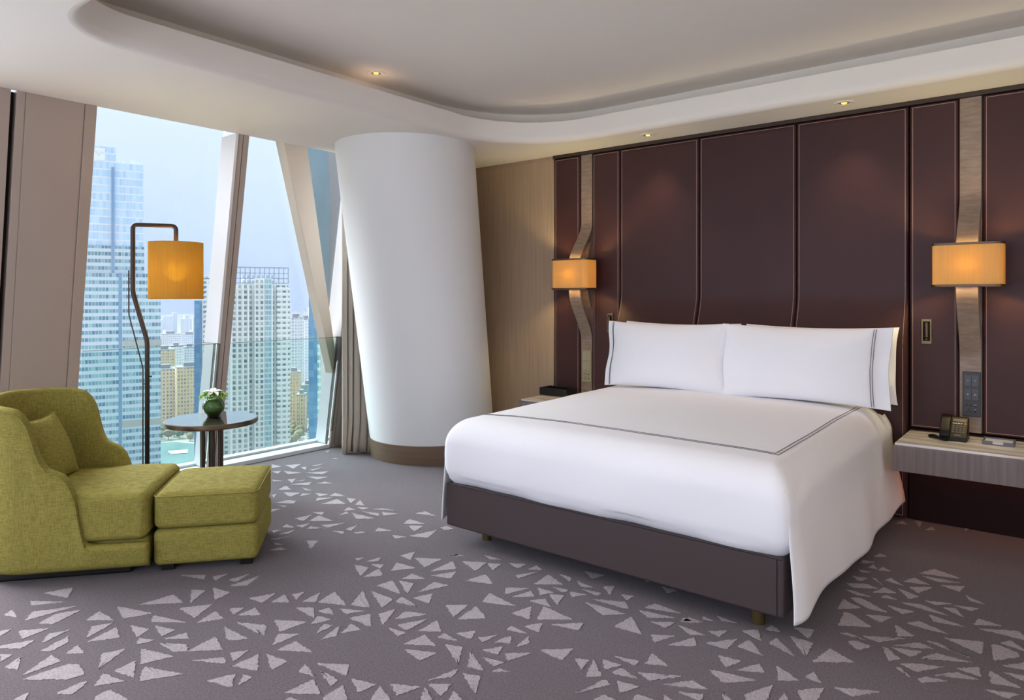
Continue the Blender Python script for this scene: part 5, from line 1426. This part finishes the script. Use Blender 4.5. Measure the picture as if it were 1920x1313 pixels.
# glass tower at the end of the window
t_, W, H_, dp = building('glass_tower', 'blue green glass tower half hidden by the cream diagonal beam', 596, 640, 540, 300, 24, 'green_tower', yaw=-0.05)
mb = MB(); mb.box(-W/2-3.6, -W/2, 0.5, dp, 0, H_+4); mb.build('blue_flank', FM['blue_slab'], t_)
mb = MB(); mb.box(W/2, W/2+3, -0.5, dp, 0, H_-34); mb.build('cream_flank', FM['cream'], t_)

# middle distance blocks: (u0,u1,vtop,D,depth,mat,label)
mids = [
 (292, 332, 694, 574, 20, 'cream2', 'sand-coloured block of flats nearest the glass office tower, above the park'),
 (334, 379, 690, 562, 18, 'cream', 'yellow block of flats with vertical ribs, beside the blue glazed flank'),
 (293, 326, 657, 700, 20, 'cream', 'cream block of flats peeking over the sand-coloured flats'),
 (321, 342, 650, 760, 18, 'white', 'white stepped block of flats above the yellow ribbed flats'),
 (345, 368, 652, 780, 18, 'white', 'white block of flats next to the blue glazed flank, above the yellow flats'),
 (304, 338, 627, 1000, 24, 'white', 'hazy white twin tower block behind the cream flats'),
 (341, 372, 628, 1050, 24, 'white', 'hazy pale tower block touching the blue glazed flank'),
 (290, 304, 645, 1100, 24, 'white', 'hazy narrow block right beside the glass office tower'),
 (540, 566, 597, 660, 20, 'white', 'grey-white flats just beyond the white apartment tower'),
 (562, 582, 600, 690, 18, 'white', 'narrow white flats between the grey-white flats and the glass tower'),
 (538, 561, 700, 585, 18, 'cream', 'low cream flats at the foot of the white apartment tower, above the trees'),
 (564, 588, 724, 612, 20, 'teal', 'low teal glass office block next to the glass tower'),
 (556, 572, 742, 548, 14, 'cream2', 'small orange-beige flats before the teal glass block'),
]
for (u0, u1, vt, D, dpt, fm, lb_) in mids:
    t_, W, H_, dp = building('apartment_block', lb_, u0, u1, vt, D, dpt, fm, yaw=0.1 if u0 < 400 else -0.1)
    if fm in ('cream', 'cream2', 'white') and D < 720:
        mb = MB()
        for i in range(5): mb.box(-W/2+W*(i/4)-0.3, -W/2+W*(i/4)+0.3, -0.8, 0, 0, H_+(1.5 if i % 2 else 0))
        mb.build('facade_ribs', M['cream_rib'] if fm != 'white' else M['slab'], t_)
rnd = random.Random(11)
k = 0
for (ua, ub) in ((282, 384), (536, 600)):
    u = ua
    while u < ub:
        wpx = rnd.uniform(5, 10); vt = rnd.uniform(592, 618) if k % 3 else rnd.uniform(572, 595)
        building('distant_tower', 'pale high-rise dissolving in the haze at the far edge of the city', u, u+wpx, vt, rnd.uniform(1500, 2300), 25, 'white', yaw=rnd.uniform(-0.2, 0.2), group='hazy high-rises on the horizon', crown=False)
        u += wpx*rnd.uniform(0.8, 1.3); k += 1

# ground, road, river
gm = mat('city_ground', '#8f9a7e', 0.95, var=(0.02, 0.2, '#b4aca0'))
mb = MB(); mb.box(-4200, 300, -800, 4200, GZ-1, GZ); o = mb.build('ground', gm); tag(o, kind='structure')
def gp(u, v_, z=GZ): q = onz(u, v_, z); return q
def flat(name, px, z, m_):
    P = [onz(u, v_, z) for u, v_ in px]; mb = MB(); mb.prism(P, (0, 0, -0.3)); return tag(mb.build(name, m_), kind='structure')
flat('river', [(270, 832), (330, 829), (384, 834), (390, 900), (250, 900)], GZ+0.4, mat('river_water', '#41605f', 0.5, spec=0.1, var=(0.05, 0.2, '#577a70')))
flat('river_bank', [(315, 846), (352, 843), (352, 849), (322, 851)], GZ+0.8, mat('sand_bank', '#e8d8c0', 0.9))
flat('road', [(566, 838), (597, 838), (589, 792), (582, 792)], GZ+0.4, mat('asphalt', '#b4b2ae', 0.9))
# trees
tm = [mat('tree_green', '#3f5a2c', 0.9, var=(0.5, 0.3, '#5f7a3c')), mat('tree_olive', '#6c6a36', 0.9, var=(0.5, 0.3, '#86784a'))]
protos = []
for s_ in range(4):
    t_ = thing('tree', '', 'tree')
    mb = MB(); mb.tube([(0, 0, 0), (0, 0, 4)], 0.35, 6); mb.build('trunk', mat('bark%d' % s_, '#6b5a48', 0.9), t_)
    bm = bmesh.new(); bmesh.ops.create_icosphere(bm, subdivisions=3, radius=1)
    for v in bm.verts:
        n_ = noise.noise(v.co*1.6+Vector((s_*7, 0, 0)))*0.5+noise.noise(v.co*4+Vector((s_*3, 2, 0)))*0.25
        v.co *= (1+n_); v.co = Vector((v.co.x*4.2, v.co.y*4.2, v.co.z*3.4+6.5))
    me = bpy.data.meshes.new('crown'); bm.to_mesh(me); bm.free(); me.materials.append(tm[s_ % 2])
    for p in me.polygons: p.use_smooth = True
    o = bpy.data.objects.new('crown', me); C.objects.link(o); o.parent = t_; protos.append(t_)
used = set(); spots_ = []
def tree(u, v_, group, lb_, kk):
    q = onz(u, v_, GZ)
    if 550 < u < 577 and v_ < 816: return
    if any((q-q2).length < 7.2 for q2 in spots_): return
    spots_.append(q)
    if kk in used: r_ = copy_tree(protos[kk])
    else: r_ = protos[kk]; used.add(kk)
    r_.location = q; sc_ = rnd.uniform(0.62, 0.85); r_.scale = (sc_, sc_, sc_); r_.rotation_euler = (0, 0, rnd.uniform(0, 6)); r_['label'] = lb_; r_['group'] = group
for i in range(260):
    u = rnd.uniform(292, 384); v_ = rnd.uniform(808, 828)
    tree(u, v_, 'park trees by the river', 'green park tree between the yellow flats and the river', i % 4)
for i in range(150):
    u, v_ = (rnd.uniform(538, 568), rnd.uniform(800, 838)) if i % 2 else (rnd.uniform(588, 604), rnd.uniform(797, 838))
    if i % 2 and u > 566-(v_-775)*0.0: u -= 6
    tree(u, v_, 'street trees along the road', 'street tree beside the busy road below the white apartment tower', i % 4)
# cars on the road
cp = thing('car', 'tiny pale car in the traffic on the road far below', 'car', group='cars on the road below')
mb = MB(); mb.box(-0.9, 0.9, -2.2, 2.2, 0.3, 0.95); mb.build('car_body', mat('white_car_paint', '#f2f2f2', 0.3), cp, bevel=0.15)
mb = MB(); mb.box(-0.8, 0.8, -1.3, 1.2, 0.95, 1.5); mb.build('cabin', mat('car_windows', '#59646e', 0.2), cp, bevel=0.2)
mb = MB()
for xx in (-0.85, 0.85):
    for yy in (-1.4, 1.4): mb.tube([(xx-0.1, yy, 0.33), (xx+0.1, yy, 0.33)], 0.33, 10)
mb.build('wheels', M['black'], cp)
a_, b_ = onz(582, 838, GZ), onz(586, 793, GZ); dr = (b_-a_).normalized(); sd = Vector((dr.y, -dr.x, 0)); az = math.atan2(dr.y, dr.x)-PI/2
Lr = (b_-a_).length
for i in range(26):
    c_ = cp if i == 0 else copy_tree(cp)
    c_.location = a_+dr*(Lr*(i//2+rnd.random()*0.3)/13)+sd*(2.2 if i % 2 else -2.2)+Vector((0, 0, 0.7)); c_.location.z = GZ+0.4; c_.rotation_euler = (0, 0, az)
# haze
hm = bpy.data.materials.new('city_haze'); hm.use_nodes = True; ht = hm.node_tree; ht.nodes.clear()
ho = ht.nodes.new('ShaderNodeOutputMaterial'); hv = ht.nodes.new('ShaderNodeVolumeScatter'); hv.inputs['Color'].default_value = (0.27, 0.30, 0.39, 1); hv.inputs['Density'].default_value = 0.0005; hv.inputs['Anisotropy'].default_value = 0.0
hab = ht.nodes.new('ShaderNodeVolumeAbsorption'); hab.inputs['Color'].default_value = (0.29, 0.33, 0.44, 1); hab.inputs['Density'].default_value = 0.0005
had = ht.nodes.new('ShaderNodeAddShader'); ht.links.new(hv.outputs[0], had.inputs[0]); ht.links.new(hab.outputs[0], had.inputs[1]); ht.links.new(had.outputs[0], ho.inputs['Volume'])
mb = MB(); mb.box(-4100, -60, -700, 4100, GZ+1.0, 160); o = mb.build('haze', hm); tag(o, kind='stuff'); o['label'] = 'pale blue haze hanging over the city outside'; o['category'] = 'haze'
